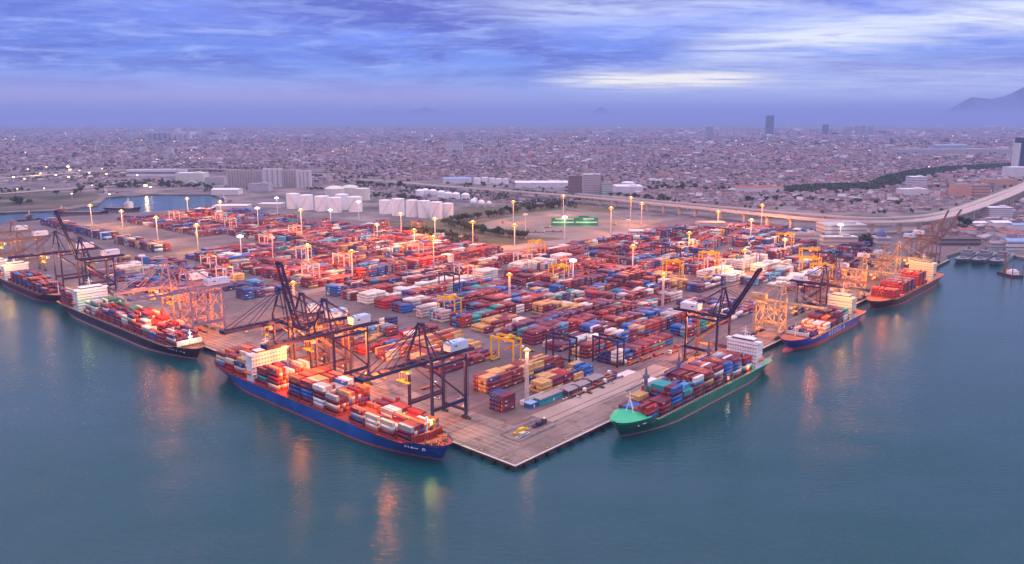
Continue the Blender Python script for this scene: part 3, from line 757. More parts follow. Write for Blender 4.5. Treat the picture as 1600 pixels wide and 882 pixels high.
MB().tube((X4(668), 0, 10), (X4(668), 0, 22), 0.5, 0.3).obj('foremast', m_white, ship4)
ship4b = empty('container_ship', W(-17, 866 + 80, 0), ANG - R(90))
tag(ship4b, 'dark-hulled ship with white forward house at the far end of the left quay', 'container ship')
hull(ship4b, 160, 26, 8.5, m_black, m_boot, m_rust)
house(ship4b, 55, 26, 8.5, 4, 16, m_white, funx=-12)

# ---- blue ship with white lettering on the right-hand quay
B5, L5 = 25.5, 172.0
ship5 = empty('container_ship', W(336 + L5 / 2, -15.5, 0), ANG + R(180))
tag(ship5, 'blue-hulled ship with white lettering along its side and exposed red bulbous bow', 'container ship')
m_blue5 = hull_mat('hull_royal', (0.022, 0.045, 0.30), rust=(0.10, 0.08, 0.20))
dk5, zd5 = hull(ship5, L5, B5, 8.4, m_blue5, m_boot, m_rust, boot=3.6, bow_rise=3.2, rake=9.0, bulb=True, fore=0.14)
X5 = lambda a: L5 / 2 - (a - 336)
ship5['_lash'] = m_dark; ship5['_hatch'] = mat('hatch_tan', (0.42, 0.24, 0.13), 0.7)
sp5 = [mixspec(81, (['purple', 'grey', 'navy'], [3, 3, 2]), 2, drop=0.5), None, mixspec(83, (['cream', 'white', 'orange'], [4, 2, 2]), 2, ['white', 'white'], drop=0.2), mixspec(84, (['orange', 'brick red', 'maroon'], [3, 3, 2]), 3, low=(0, 2, 1)), mixspec(85, 'purple', 4, drop=0.2),
       mixspec(86, 'purple', 4, ['white', 'white', 'grey', 'teal'], drop=0.1)]
bays(ship5, "lettered ship's", ship5, 0, L5, B5, 9.8, dk5, [X5(a) for a in (372, 388, 403, 418, 433, 447.5)], 9, sp5, 1)
house(ship5, X5(467), B5, 8.4, 7, 13, mat('house_cream', (0.74, 0.66, 0.50), 0.5), fun=m_funnel, funx=-10)
rail(ship5, dk5, L5, B5, 8.4, 0.02, 0.86)
MB().tube((X5(356), 0, 11), (X5(356), 0, 23), 0.45, 0.25).obj('foremast', m_white, ship5)
MB().box((X5(362), 0, 12.2), (0.6, 20, 2.6)).obj('breakwater', mat('pale_green_paint', (0.45, 0.60, 0.58), 0.6), ship5)
tx = bpy.data.curves.new('hull_lettering', 'FONT'); tx.body = 'H E U N G - A'; tx.size = 6.6; tx.extrude = 0.03; tx.align_x = 'CENTER'; tx.align_y = 'CENTER'
tx.materials.append(m_white)
to = bpy.data.objects.new('hull_lettering_curve', tx); COL.objects.link(to)
lme = bpy.data.meshes.new_from_object(to.evaluated_get(bpy.context.evaluated_depsgraph_get())); bpy.data.objects.remove(to)
to = link('hull_lettering', lme, ship5)
to.location = (X5(423), B5 / 2 + 0.12, 5.6); to.rotation_euler = (R(90), 0, R(180))

# ---- the red-lit ship, then the dull ones in the inner basin
B6, L6 = 30.0, 232.0
ship6 = empty('container_ship', W(548 + L6 / 2, -18.5, 0), ANG + R(180))
tag(ship6, 'dark-hulled ship stacked with red containers, bow lit orange, farthest along the right quay', 'container ship')
dk6, zd6 = hull(ship6, L6, B6, 8.6, mat('hull_brown', (0.06, 0.028, 0.035), 0.5), m_boot, mat('deck_orange', (0.40, 0.14, 0.07), 0.7), bow_rise=2.4, rake=7, fore=0.12, boot=1.8)
X6 = lambda a: L6 / 2 - (a - 548)
ship6['_lash'] = m_rust; ship6['_hatch'] = mat('deck_orange', (0.40, 0.14, 0.07))
sp6 = [mixspec(90, 'fire', 3, drop=0.05), None, mixspec(92, (['maroon', 'brick red'], [3, 2]), 4, drop=0.1), mixspec(93, (['maroon', 'brick red'], [3, 2]), 4, drop=0.1), mixspec(94, 'purple', 4, drop=0.3), None, mixspec(96, 'fire', 5, drop=0.1), mixspec(97, 'fire', 5, drop=0.05)]
bays(ship6, "orange-lit ship's", ship6, 0, L6, B6, 10, dk6, [X6(588 + 14.6 * k) for k in range(8)], 10, sp6, 1)
house(ship6, X6(727), B6, 8.6, 7, 14, mat('house_cream', (0.74, 0.66, 0.50)), funx=-11)
fm6 = MB()
for dx, dy in ((0, -4), (0, 4)): fm6.tube((X6(570) + dx, dy, 10), (X6(570), 0, 21), 0.4, 0.3)
fm6.obj('foremast', m_org, ship6)
def bulk(px, py, ln, bm, rz, label, mh, hx, col=m_white, name='cargo_ship', dz=5.5, lv=3):
    p = ground(px, py, 0); o = empty(name, (p.x, p.y, 0), rz); tag(o, label, 'ship')
    hull(o, ln, bm, dz, mh, m_boot, m_rust, bow_rise=2.0, rake=5, boot=0.8)
    house(o, hx * ln / 2, bm, dz, lv, ln * 0.13, col, funx=-ln * 0.06)
    return o
bulk(192, 329, 92, 17, R(-12), 'moored ship with white house in the inner basin behind the left terminal', m_black, 0.35, dz=6, lv=4)
b2_ = bulk(128, 334, 120, 18, R(2), 'long low rust-brown barge lying in the left basin', mat('hull_brown', (0.06, 0.028, 0.035)), -0.7, m_rust, 'barge', 4, 1)
bulk(352, 319, 60, 12, R(80), 'small white-housed ship at the right end of the inner basin', m_black, -0.2, dz=4)
bulk(45, 345, 46, 11, R(5), 'small dark tug in the left basin beyond the quay cranes', m_black, 0.1, m_dark, 'tug_boat', 3, 2)
bulk(170, 304, 50, 10, R(20), 'small pale workboat at the far bank of the basin', m_rust, -0.3, dz=3, lv=2)
# grey landing ships and the dredger by the dock on the far right
m_navy = mat('naval_grey', (0.17, 0.19, 0.22), 0.5, noise=0.12, nscale=0.1)
for aa_, bb_, ln, bm, lab in ((972, -13, 100, 17, 'grey naval landing ship moored nearest the pier head'), (982, -33, 104, 17, 'grey naval ship rafted between two others at the dock'), (990, -54, 106, 18, 'grey naval landing ship moored outermost, farthest from the pier')):
    o = empty('naval_ship', W(aa_, bb_, 0), ANG + R(180))
    tag(o, lab, 'naval ship', 'grey naval ships')
    hull(o, ln, bm, 5.5, m_navy, m_dark, m_navy, bow_rise=1.6, rake=5, boot=0.7)
    st = MB().box((-4, 0, 8), (26, bm * 0.8, 5)).box((-4, 0, 12), (15, bm * 0.6, 4)).box((-26, 0, 7.2), (10, bm * 0.6, 3.4)).obj('superstructure', m_navy, o)
    MB().tube((-2, 0, 14), (-2, 0, 25), 0.5, 0.25).beam((-2, -3.5, 20), (-2, 3.5, 20), 0.3).beam((-8, 0, 14), (-2, 0, 22), 0.3).obj('radar_mast', m_navy, o)
    MB().box((22, 0, 6.2), (7, 5, 2)).tube((22, 0, 7), (30, 0, 8.2), 0.3).obj('deck_gun', m_navy, o)
    MB().box((-12, 0, 15.2), (4, 3, 5)).obj('funnel', m_navy, o)
p = ground(1578, 431, 0)
dr = empty('dredger', (p.x, p.y, 0), R(95)); tag(dr, 'rusty crane barge with spuds and upright jib in the right-hand basin', 'crane barge')
MB().box((0, 0, 1.0), (30, 15, 3.4)).obj('hull', mat('hull_brown', (0.06, 0.028, 0.035)), dr)
MB().box((-4, 0, 5), (12, 9, 4.5)).box((-5, 0, 8.2), (6, 6, 2)).obj('deckhouse', m_white, dr)
MB().box((7, 0, 5.4), (6, 5, 4)).obj('winch_house', m_rust, dr)
MB().beam((8, -1.2, 7), (14, -0.6, 27), 0.7).beam((8, 1.2, 7), (14, 0.6, 27), 0.7).beam((4, 0, 8), (13.4, 0, 25), 0.3).box((14, 0, 27), (2.4, 2.4, 3)).obj('jib', m_rust, dr)
for x, y in ((-13, -7), (-13, 7)): MB().tube((x, y, -3), (x, y, 16), 0.6).obj('spud', m_rust, dr)
MB().box((-14.6, 0, 4.6), (0.3, 2.0, 0.8)).obj('deck_lamp', em_warm, dr)
lamp('bow_lamp', ship1.matrix_basis @ Vector((X1(55.0), 1.6, 25.5)), 15000, (0.75, 0.95, 0.08), 0.4)
lamp('hold_lamp', ship2.matrix_basis @ Vector((X2(109.5), 6, 11.5)), 900, (1.0, 0.35, 0.1), 0.3)
lamp('house_lamp', ship5.matrix_basis @ Vector((X5(455), 9, 33)), 26000, (1.0, 0.55, 0.14), 0.5)
lamp('bow_lamp', ship3.matrix_basis @ Vector((X3(352), 0, 19)), 2600, (0.85, 1.0, 0.45), 0.4)
lamp('house_lamp', ship3.matrix_basis @ Vector((X3(553), -13, 33)), 6000, (0.45, 1.0, 0.16), 0.4)
lamp('house_lamp', ship4.matrix_basis @ Vector((X4(800), -13, 34)), 20000, (1.0, 0.50, 0.09), 0.5)
lamp('deck_lamp', W(205, -29.6, 12.0), 700, (1.0, 0.95, 0.7), 0.25)
lamp('deck_lamp', W(237, -29.8, 12.5), 2600, ORANGE, 0.25)
lamp('house_lamp', ship3.matrix_basis @ Vector((X3(560), 0, 32)), 1800, (0.9, 0.95, 1.0), 0.4)
hull_marks(ship1, [(.905, .911, 8.0, .9), (.915, .919, 8.0, .9), (.923, .931, 8.0, .9), (.934, .944, 8.0, .5), (.955, .957, 8.2, 2.2), (.958, .963, 9.0, .5), (.958, .963, 7.6, .5)], -1)
hull_marks(ship3, [(.962, .967, 7.0, 1.5), (.952, .956, 7.4, .7), (.935, .939, 7.4, .7), (.90, .93, 8.2, .4)], -1)
hull_marks(ship2, [(.915, .93, 9.3, .5), (.945, .95, 8.6, .8)], 1)
# ================================================================ container yard
YP = {
    'mix': (['maroon', 'brick red', 'blue', 'sky blue', 'tan', 'white', 'navy', 'purple', 'teal', 'red', 'grey'], [24, 22, 10, 5, 6, 4, 8, 9, 4, 5, 4]),
    'tan': (['tan', 'brick red', 'orange', 'maroon', 'cream', 'purple', 'navy'], [34, 20, 8, 18, 8, 6, 5]),
    'rusty': (['brick red', 'orange', 'maroon', 'tan', 'navy'], [44, 20, 20, 8, 6]),
    'yellow': (['yellow', 'tan', 'brick red', 'maroon', 'blue', 'red'], [12, 32, 16, 14, 10, 8]),
    'red': (['brick red', 'red', 'maroon', 'orange', 'purple', 'white', 'grey', 'blue', 'tan', 'navy'], [28, 9, 28, 4, 11, 5, 5, 4, 3, 5]),
    'plum': (['maroon', 'purple', 'navy', 'brick red', 'grey', 'blue', 'white', 'sky blue', 'tan'], [26, 22, 14, 12, 7, 8, 5, 4, 3]),
    'blueish': (['navy', 'blue', 'sky blue', 'maroon', 'purple', 'grey', 'brick red'], [20, 14, 10, 18, 14, 6, 10]),
    'reefer': (['white', 'cream', 'grey'], [80, 8, 6])}
OPEN = []      # places kept clear: (a, b, radius)
def yard(a0, a1, b0, rows, tmax, fill, pal, seed, desc=None, ragged=0.35, step=12.75, cols_fixed=None):
    rg = np.random.default_rng(seed)
    n = max(1, int((a1 - a0) / step))
    T = np.zeros((n, rows), int); cl = {}
    base = tmax
    for i in range(n):
        if i == 0 or rg.random() < 0.5:                       # neighbouring bays tend to share a height
            base = tmax - (rg.random() < ragged) - (rg.random() < ragged * 0.5)
            if rg.random() > fill: base = rg.integers(0, 3)
        cut = rows
        if rg.random() < ragged: cut = rg.integers(2, rows + 1)   # a bay part worked off from one side
        for r in range(rows):
            t = base if r < cut else base - rg.integers(1, 3)
            if rg.random() < ragged * 0.45: t -= 1
            T[i, r] = max(0, t)
    for i in range(n):
        for r in range(rows):
            a, b = a0 + (i + 0.5) * step, b0 + 1.3 + r * 2.75
            if any((a - oa) ** 2 + (b - ob) ** 2 < rr * rr for oa, ob, rr in OPEN): T[i, r] = 0
    for i in range(n):
        for r in range(rows):
            main = cl.get((i, r - 1)) if rg.random() < 0.6 else (cl.get((i - 1, r)) if rg.random() < 0.6 else None)
            main = main or pick(rg, YP[pal])[0]; cl[(i, r)] = main
            for k in range(T[i, r]):
                nb = lambda ii, rr: T[ii, rr] if 0 <= ii < n and 0 <= rr < rows else 0
                top = k == T[i, r] - 1
                vis = (nb(i, r - 1) <= k, nb(i - 1, r) <= k, nb(i, r + 1) <= k, nb(i + 1, r) <= k)
                if not top and not any(vis): continue
                c = main if (top or rg.random() < 0.7) else pick(rg, YP[pal])[0]
                a, b = a0 + (i + 0.5) * step, b0 + 1.3 + r * 2.75
                d = dict(p=W(a, b, ZG + 0.09 + k * 2.92 + 1.45), rz=ANG, ln=12.19, c=c, top=top, k=k, expo=(2.0 if top else 0) + 1.2 * vis[0] + 0.7 * vis[1], sd=vis[0])
                if desc:
                    tn = 'top-tier' if top else ('bottom-tier' if k == 0 else ('second-tier' if k == 1 else 'third-tier'))
                    d['lab'] = f"{c} container, {tn}, {desc}, {ORD[i]} bay inland, {ORD[r]} row"
                    d['grp'] = 'containers stacked in the yard'
                ALLC.append(d)
# keep-clear spots: light masts and roads
MASTS = [  # photo column, lamp row, foot row, kind: o orange, w warm white, c cool, u unlit
    (823, 548, 632, 'w'), (796, 430, 478, 'o'), (1035, 430, 481, 'o'), (895, 408, 449, 'c'), (988, 386, 426, 'o'), (1076, 366, 389, 'o'), (1162, 393, 430, 'o'), (1225, 378, 401, 'w'),
    (461, 443, 497, 'o'), (551, 394, 437, 'o'), (678, 372, 416, 'o'), (648, 361, 396, 'o'), (739, 348, 390, 'o'), (804, 353, 386, 'o'), (802, 316, 348, 'o'), (821, 336, 373, 'u'),
    (880, 307, 337, 'o'), (882, 340, 375, 'c'), (954, 326, 365, 'o'), (985, 310, 346, 'o'), (1002, 319, 353, 'o'), (981, 345, 372, 'u'), (1121, 332, 356, 'o'), (1172, 345, 379, 'w'), (1189, 322, 357, 'o'),
    (680, 343, 376, 'w'), (627, 335, 369, 'w'), (590, 352, 380, 'w'), (483, 385, 432, 'w'), (427, 372, 413, 'u'), (378, 370, 411, 'c'), (472, 325, 371, 'w'), (404, 326, 358, 'c'), (517, 329, 352, 'c'), (561, 316, 344, 'c'),
    (310, 353, 393, 'w'), (247, 341, 378, 'w'), (192, 331, 356, 'w'), (144, 322, 352, 'w'), (294, 311, 333, 'w'), (346, 316, 345, 'w'), (434, 310, 340, 'c'), (224, 401, 429, 'u'), (1311, 352, 384, 'c')]
for px, _, py, _k in MASTS:
    g = ground(px, py); OPEN.append((*AB(g.x, g.y), 4.2))
OPEN.append((300, 75, 18)); OPEN.append((182, 560, 22))
sd0 = 100
near = {0: 'stack by the truck park', 1: 'stack behind the near mast', 2: 'third stack from truck park', 3: 'fourth stack from truck park', 4: 'fifth stack from truck park', 5: 'sixth stack from truck park'}
n1 = [(103, 170, 6, 3, .75, 'yellow'), (78, 168, 6, 4, 1.0, 'rusty'), (80, 172, 6, 2, .6, 'blueish'), (85, 172, 6, 3, .8, 'tan'), (85, 168, 6, 3, .85, 'tan'), (80, 172, 6, 3, .8, 'tan'), (78, 172, 6, 3, .85, 'red'), (78, 172, 6, 3, .7, 'mix'), (76, 172, 6, 3, .8, 'plum')]
for j, (a0, a1, r, t, fl, pal) in enumerate(n1):
    yard(a0, a1, 66.5 + 29.5 * j, r, t, fl, pal, sd0 + j, near.get(j))
pal2 = ['mix', 'mix', 'plum', 'mix', 'plum', 'tan', 'mix', 'plum', 'reefer', 'mix', 'red', 'reefer', 'red', 'plum']
for j in range(14):
    yard(197 if j != 8 else 226, 366, 66.5 + 29.5 * j, 7, 4, 0.85, pal2[j] if j != 8 else 'plum', 140 + j, None, ragged=0.3)
for j in range(14):
    pal = ['plum', 'plum', 'blueish', 'plum', 'mix', 'mix', 'mix', 'plum', 'mix', 'red', 'red', 'reefer', 'red', 'red'][j]
    yard(378 if j > 2 else 372, 560 if j > 2 else 480, 66.5 + 29.5 * j, 7, 4 if j > 2 else 2, 0.8 if j > 3 else 0.45, pal, 180 + j, ragged=0.3)
for j in range(14):
    pal = ['plum', 'reefer', 'plum', 'reefer', 'reefer', 'mix', 'red', 'blueish', 'plum', 'mix', 'mix', 'red', 'red', 'red'][j]
    yard(572, 752, 66.5 + 29.5 * j, 7, 4 if j > 3 else 3, 0.78 if j > 1 else 0.4, pal, 220 + j, ragged=0.3)
for j in range(14):
    yard(762, 918, 66.5 + 29.5 * j, 7, 4 if j > 3 else 3, 0.75, ['plum', 'blueish', 'plum', 'mix'][j % 4], 260 + j, ragged=0.32)
for j in range(2, 14):
    yard(928, 1082, 66.5 + 29.5 * j, 7, 3, 0.7, ['plum', 'plum', 'blueish'][j % 3], 300 + j, ragged=0.32)
# left terminal, beyond the wide yard road
for j in range(14):
    b0 = 512 + 29.5 * j
    yard(62 if j > 1 else 70, 108, b0, 7, 3, 0.6, 'blueish' if j % 2 else 'plum', 330 + j, ragged=0.32) if 1 <= j <= 9 else None
    if j < 12: yard(120 if j != 1 else 150, 192, b0, 7, 4, 0.8 if j < 8 else 0.35, ['blueish', 'plum', 'blueish', 'mix'][j % 4], 350 + j, ragged=0.3)
    if j < 11: yard(204, 358, b0, 7, 4, 0.8, ['red', 'plum', 'red', 'mix', 'red'][j % 5], 370 + j, ragged=0.3)
    yard(366, 518 if j > 2 else 556, b0, 7, 4, 0.8, ['red', 'red', 'plum'][j % 3], 390 + j, ragged=0.3)
    if j > 3: yard(522, 612, b0, 7, 3, 0.75, ['red', 'plum', 'red'][j % 3], 410 + j, ragged=0.32)
for j in range(15):
    b0 = 925 + 29.5 * j
    yard(322 if j > 2 else 366, 475, b0, 7, 3, 0.75, ['red', 'mix', 'red'][j % 3], 430 + j, ragged=0.32)
    if j < 14: yard(482, 572, b0, 7, 3, 0.7, ['red', 'plum', 'mix'][j % 3], 450 + j, ragged=0.32)
for j in range(26):
    if j not in (8, 9, 17): yard(196, 223, 905 + 19.0 * j, 6, 4, 0.95, 'plum', 480 + j, ragged=0.2)
yard(84, 112, 752, 8, 4, 0.9, 'reefer', 520, ragged=0.15)
yard(90, 130, 790, 6, 3, 0.9, 'red', 521, ragged=0.2)
yard(60, 87, 400, 6, 3, 0.8, 'mix', 522); yard(64, 102, 365, 4, 2, 0.7, 'plum', 523)
yard(196, 222, 303, 3, 4, 1.0, 'reefer', 531, ragged=0.0)
yard(57.5, 70.5, 62.5, 5, 4, 1.0, 'mix', 530, 'small apron stack by the near mast', ragged=0.2)
# ---- turn the list into objects: the 300 that show largest one by one, the rest as one mass
def hidden_behind(d):
    q = project(d['p']); return not (-20 < q[0] < 1620 and -20 < q[1] < 900)
for d in ALLC:
    dist = (d['p'] - Vector((0, 0, H_CAM))).length
    d['score'] = (d['expo'] / dist ** 2) if (not hidden_behind(d) and 'lab' in d) else 0
ALLC.sort(key=lambda d: -d['score'])
single = []; seen = set()
for d in ALLC:
    if len(single) >= 300: break
    if d['score'] <= 0 or d['expo'] < 1.0: continue
    single.append(d); d['single'] = True
CM = {}
def container_meshes(c, ln, lg):
    key = (c, round(ln, 1), lg)
    if key in CM: return CM[key]
    w, h = 2.44, 2.89; x, y, z = ln / 2, w / 2, h / 2
    m = MB()
    m.box((0, 0, 0), (ln - 0.24, w - 0.10, h - 0.12))                   # corrugated skin, set in from the frame
    for sx in (-1, 1):
        for sy in (-1, 1): m.box((sx * (x - 0.09), sy * (y - 0.09), 0), (0.18, 0.18, h))
        for sz in (-1, 1): m.box((sx * (x - 0.08), 0, sz * (z - 0.07)), (0.16, w - 0.37, 0.14))
    for sy in (-1, 1):
        for sz in (-1, 1): m.box((0, sy * (y - 0.06), sz * (z - 0.07)), (ln - 0.37, 0.12, 0.14))
    nrib = int(ln / 0.9)
    for k in range(nrib):
        xx = -x + 0.4 + (k + 0.5) * (ln - 0.8) / nrib
        for sy in (-1, 1): m.box((xx, sy * (y - 0.045), 0), (0.32, 0.05, h - 0.34))
    for k in range(int(ln / 1.2)):
        xx = -x + 0.4 + (k + 0.5) * (ln - 0.8) / int(ln / 1.2)
        m.box((xx, 0, z - 0.05), (0.5, w - 0.3, 0.05))
    if lg:
        s = -1 if lg > 0 else 1
        m.box((x * 0.55 * s, -(y - 0.004), 0.55), (2.2, 0.02, 0.7), 1); m.box((x * 0.55 * s, y - 0.004, 0.55), (2.2, 0.02, 0.7), 1)
    d = MB()
    for sy in (-1, 1):
        d.box((-x + 0.07, sy * 0.56, 0), (0.06, 1.06, h - 0.34))
        for q in (0.25, 0.8): d.tube((-x + 0.02, sy * q, -z + 0.2), (-x + 0.02, sy * q, z - 0.2), 0.03, n=5, m=1)
    if lg: d.box((-x + 0.03, 0.55, 0.5), (0.02, 0.7, 0.45), 2)
    CM[key] = (m.mesh('container', [paint(c), m_logo]), d.mesh('door', [paint(c), m_steel, m_logo]))
    return CM[key]
crg = np.random.default_rng(5)
for d in single:
    bm_, dm = container_meshes(d['c'], d['ln'], int(crg.choice([0, 1, -1], p=[0.4, 0.4, 0.2])) if d['c'] not in ('white', 'cream', 'grey') else 0)
    o = link('shipping_container', bm_); o.location = d['p']; o.rotation_euler = (0, 0, d['rz'])
    tag(o, d['lab'], 'container', d['grp'])
    link('door', dm, o)
names = list(PAINT)
V_, F_, M_ = [], [], []
cube = np.array([(-1, -1, -1), (1, -1, -1), (1, 1, -1), (-1, 1, -1), (-1, -1, 1), (1, -1, 1), (1, 1, 1), (-1, 1, 1)], float)
cf = np.array([(4, 5, 6, 7), (0, 1, 5, 4), (1, 2, 6, 5), (2, 3, 7, 6), (3, 0, 4, 7), (3, 2, 1, 0)])
rest = [d for d in ALLC if not d.get('single')]
for i, d in enumerate(rest):
    v = cube * np.array([d['ln'] / 2, 1.22, 1.445])
    cs, sn = math.cos(d['rz']), math.sin(d['rz'])
    v = np.stack([v[:, 0] * cs - v[:, 1] * sn, v[:, 0] * sn + v[:, 1] * cs, v[:, 2]], 1) + np.array(d['p'])
    F_.append(cf + 8 * i); V_.append(v); M_ += [names.index(d['c'])] * 6
nb = len(rest)
# pale shipping-line panels on some sides and ends
lv, lf = [], []
for d in rest:
    if not d.get('sd') or crg.random() > 0.45 or d['c'] in ('white', 'cream', 'grey'): continue
    cs, sn = math.cos(d['rz']), math.sin(d['rz'])
    sx = crg.uniform(-3.4, 3.4); hw, hh = crg.uniform(0.8, 1.7), crg.uniform(0.25, 0.5); zc = crg.uniform(-0.1, 0.5)
    o = len(lv) + 8 * nb
    for x, z in ((sx - hw, zc - hh), (sx + hw, zc - hh), (sx + hw, zc + hh), (sx - hw, zc + hh)):
        lv.append((d['p'].x + x * cs + 1.235 * sn, d['p'].y + x * sn - 1.235 * cs, d['p'].z + z))
    lf.append((o, o + 1, o + 2, o + 3))
Vs = np.concatenate(V_ + [np.array(lv)]) if lv else np.concatenate(V_)
Fs = np.concatenate(F_ + [np.array(lf)]) if lf else np.concatenate(F_)
def bulk_mesh(name, V, F, M, mats, kind='stuff'):
    me = bpy.data.meshes.new(name)
    n, k = F.shape
    me.vertices.add(len(V)); me.vertices.foreach_set('co', V.astype(np.float32).ravel())
    me.loops.add(n * k); me.loops.foreach_set('vertex_index', F.astype(np.int32).ravel())
    me.polygons.add(n); me.polygons.foreach_set('loop_start', np.arange(0, n * k, k, dtype=np.int32))
    for mm in mats: me.materials.append(mm)
    me.polygons.foreach_set('material_index', np.array(M, np.int32))
    me.update(calc_edges=True); me.validate()
    o = link(name, me)
    if kind: o['kind'] = kind
    return o
bulk_mesh('shipping_containers', Vs, Fs, M_ + [len(names)] * len(lf), [paint(c) for c in names] + [m_logo])
print('containers', len(ALLC), 'single', len(single))

# ================================================================ quay cranes
m_crane = mat('crane_indigo', (0.036, 0.028, 0.080), 0.5, noise=0.12, nscale=0.3)
m_lilac = mat('crane_lilac', (0.22, 0.18, 0.26), 0.55, noise=0.12, nscale=0.3)
m_cream = mat('crane_cream', (0.46, 0.36, 0.22), 0.6, noise=0.12, nscale=0.3)
m_brown = mat('crane_brown', (0.26, 0.16, 0.12), 0.6, noise=0.12, nscale=0.3)
m_house = mat('machinery_blue', (0.42, 0.55, 0.70), 0.5, noise=0.08, nscale=0.2)
m_houseW = mat('machinery_white', (0.66, 0.68, 0.74), 0.5, noise=0.08, nscale=0.2)
def sts(loc, rz, label, m, mh, k=1.0, boom=0.0, lattice=False, out=45.0, hl=16.0, lights=None, hw=7.5, back=18):
    """ship-to-shore crane; local +x points out over the water, legs on rails 30 m apart, width along y"""
    g, w, hz_ = 30.0 * k, 22.0 * k, 44.0 * k
    t = 1.65 * k
    r = empty('quay_crane', loc, rz); tag(r, label, 'gantry crane', 'gantry cranes along the quays')
    for sx in (0, -1):
        for sy in (-1, 1):
            x, y = sx * g, sy * w / 2
            lg = MB().beam((x, y, 2.2), (x, y, hz_ + (3.0 * k if sx == 0 else 1)), t * 0.9, t * 1.05, )
            if sx == -1:
                for q in range(10): lg.box((x - 1.6, y, 5 + q * 3.9 * k), (1.7, 1.7, 0.2)); 
                lg.beam((x - 2.2, y - 0.7, 3), (x - 2.2, y - 0.7, hz_ - 3), 0.18); lg.beam((x - 2.2, y + 0.7, 3), (x - 2.2, y + 0.7, hz_ - 3), 0.18)
            l = lg.obj('leg', m, r)
            MB().box((x, y, 0.95), (2.0, 8.0, 1.0)).box((x, y, 1.9), (1.6, 4.5, 1.1)).box((x, y - 3, 0.4), (0.8, 1.4, 0.8)).box((x, y + 3, 0.4), (0.8, 1.4, 0.8)).obj('bogie', m_dark, l)
    for sx in (0, -1):
        MB().beam((sx * g, -w / 2 + 0.9, 6.0 * k), (sx * g, w / 2 - 0.9, 6.0 * k), 1.3, 1.8).obj('sill_beam', m, r)
        MB().beam((sx * g, -w / 2 + 0.9, hz_ - 1.5), (sx * g, w / 2 - 0.9, hz_ - 1.5), 1.6, 2.2).obj('cross_beam', m, r)
    for sy in (-1, 1):
        y = sy * w / 2
        MB().beam((-0.9, y, 13.5 * k), (-g + 0.9, y, 13.5 * k), 1.4, 1.9).box((-g / 2, y + sy * 0.9, 14.8 * k), (g - 2, 0.15, 0.9)).obj('portal_beam', m, r)
        MB().beam((-0.9, y, hz_ - 2.0), (-g + 0.9, y, hz_ - 2.0), 1.2, 1.5).obj('tie_beam', m, r)
        br = MB().beam((-g + 0.5, y, 15.5 * k), (-0.5, y, hz_ - 3), 0.95)
        if lattice:
            br.beam((-0.5, y, 15.5 * k), (-g + 0.5, y, hz_ - 3), 0.9); br.beam((-g / 2, y, 14 * k), (-g / 2, y, hz_ - 2.5), 0.7)
            br.beam((-0.5, y, 30 * k), (-g + 0.5, y, 30 * k), 0.8)
        br.obj('brace', m, r)
    if lattice:
        b2 = MB()
        for sx in (0, -1):
            for z0, z1 in ((7, 22), (22, 42)):
                b2.beam((sx * g, -w / 2, z0 * k), (sx * g, w / 2, z1 * k), 0.8); b2.beam((sx * g, w / 2, z0 * k), (sx * g, -w / 2, z1 * k), 0.8)
        b2.obj('lattice_brace', m, r)
    # back girder and boom: twin box girders with cross ties
    def girder(p0, dx, dz, ln):
        b = MB()
        for s in (-1, 1):
            b.beam((p0[0], s * 3.1 * k, p0[2]), (p0[0] + dx * ln, s * 3.1 * k, p0[2] + dz * ln), 1.25 * k, 2.0 * k)
            b.beam((p0[0], s * 4.6 * k, p0[2] + 1.1 * k), (p0[0] + dx * ln, s * 4.6 * k, p0[2] + dz * ln + 1.1 * k), 0.14)
        for q in range(int(ln / 7) + 1):
            f = min(ln, q * 7.0)
            b.beam((p0[0] + dx * f, -3.1 * k, p0[2] + dz * f), (p0[0] + dx * f, 3.1 * k, p0[2] + dz * f), 0.9 * k)
        return b
    girder((2.0, 0, hz_), -1, 0, g + back * k).obj('back_girder', m, r)
    bl = out * k
    cb_, sb_ = math.cos(boom), math.sin(boom)
    bm_o = girder((3.4, 0, hz_), cb_, sb_, bl).obj('boom', m, r)
    MB().beam((3.4 + cb_ * bl, -3.9 * k, hz_ + sb_ * bl), (3.4 + cb_ * bl, 3.9 * k, hz_ + sb_ * bl), 1.4, 2.6).obj('boom_tip', m, bm_o)
    ax, az = -1.5 * k, 69.0 * k
    ap = MB()
    for s in (-1, 1):
        ap.beam((0.5, s * w / 2, hz_ + 2), (ax, s * 2.0, az), 1.15 * k); ap.beam((-8 * k, s * w / 2 * 0.75, hz_ + 1), (ax, s * 2.0, az - 3), 0.7 * k)
    ap.box((ax, 0, az), (2.4 * k, 5.0 * k, 1.8 * k)); ap.beam((0, -w / 2 * 0.55, hz_ + 11 * k), (0, w / 2 * 0.55, hz_ + 11 * k), 0.8)
    ap.box((ax - 2.5, 0, az - 3.5), (2.4, 4, 0.3))
    ap.obj('apex_frame', m, r)
    st = MB()
    for s in (-1, 1):
        st.beam((ax, s * 2, az), (-g - 4 * k, s * 3.1 * k, hz_ + 1.5), 0.6 * k)
        if boom < 0.3:
            for f in (0.5, 0.93): st.beam((ax, s * 2, az), (3.4 + bl * f, s * 3.1 * k, hz_ + 1.4), 0.42 * k)
        else:
            for f in (0.42, 0.78): st.beam((ax, s * 2, az), (3.4 + cb_ * bl * f, s * 3.1 * k, hz_ + sb_ * bl * f), 0.3 * k)
    st.obj('stay', m, r)
    hx = -g - 2.0 * k
    hs = MB().box((hx, 0, hz_ + 4.6 * k), (hl * k, hw * k, 5.4 * k)).box((hx, 0, hz_ + 7.45 * k), (hl * k - 0.8, hw * k - 0.8, 0.5)).box((hx + 2, 1.2, hz_ + 8.1 * k), (2.2, 2.0, 0.9)).obj('machinery_house', mh, r)
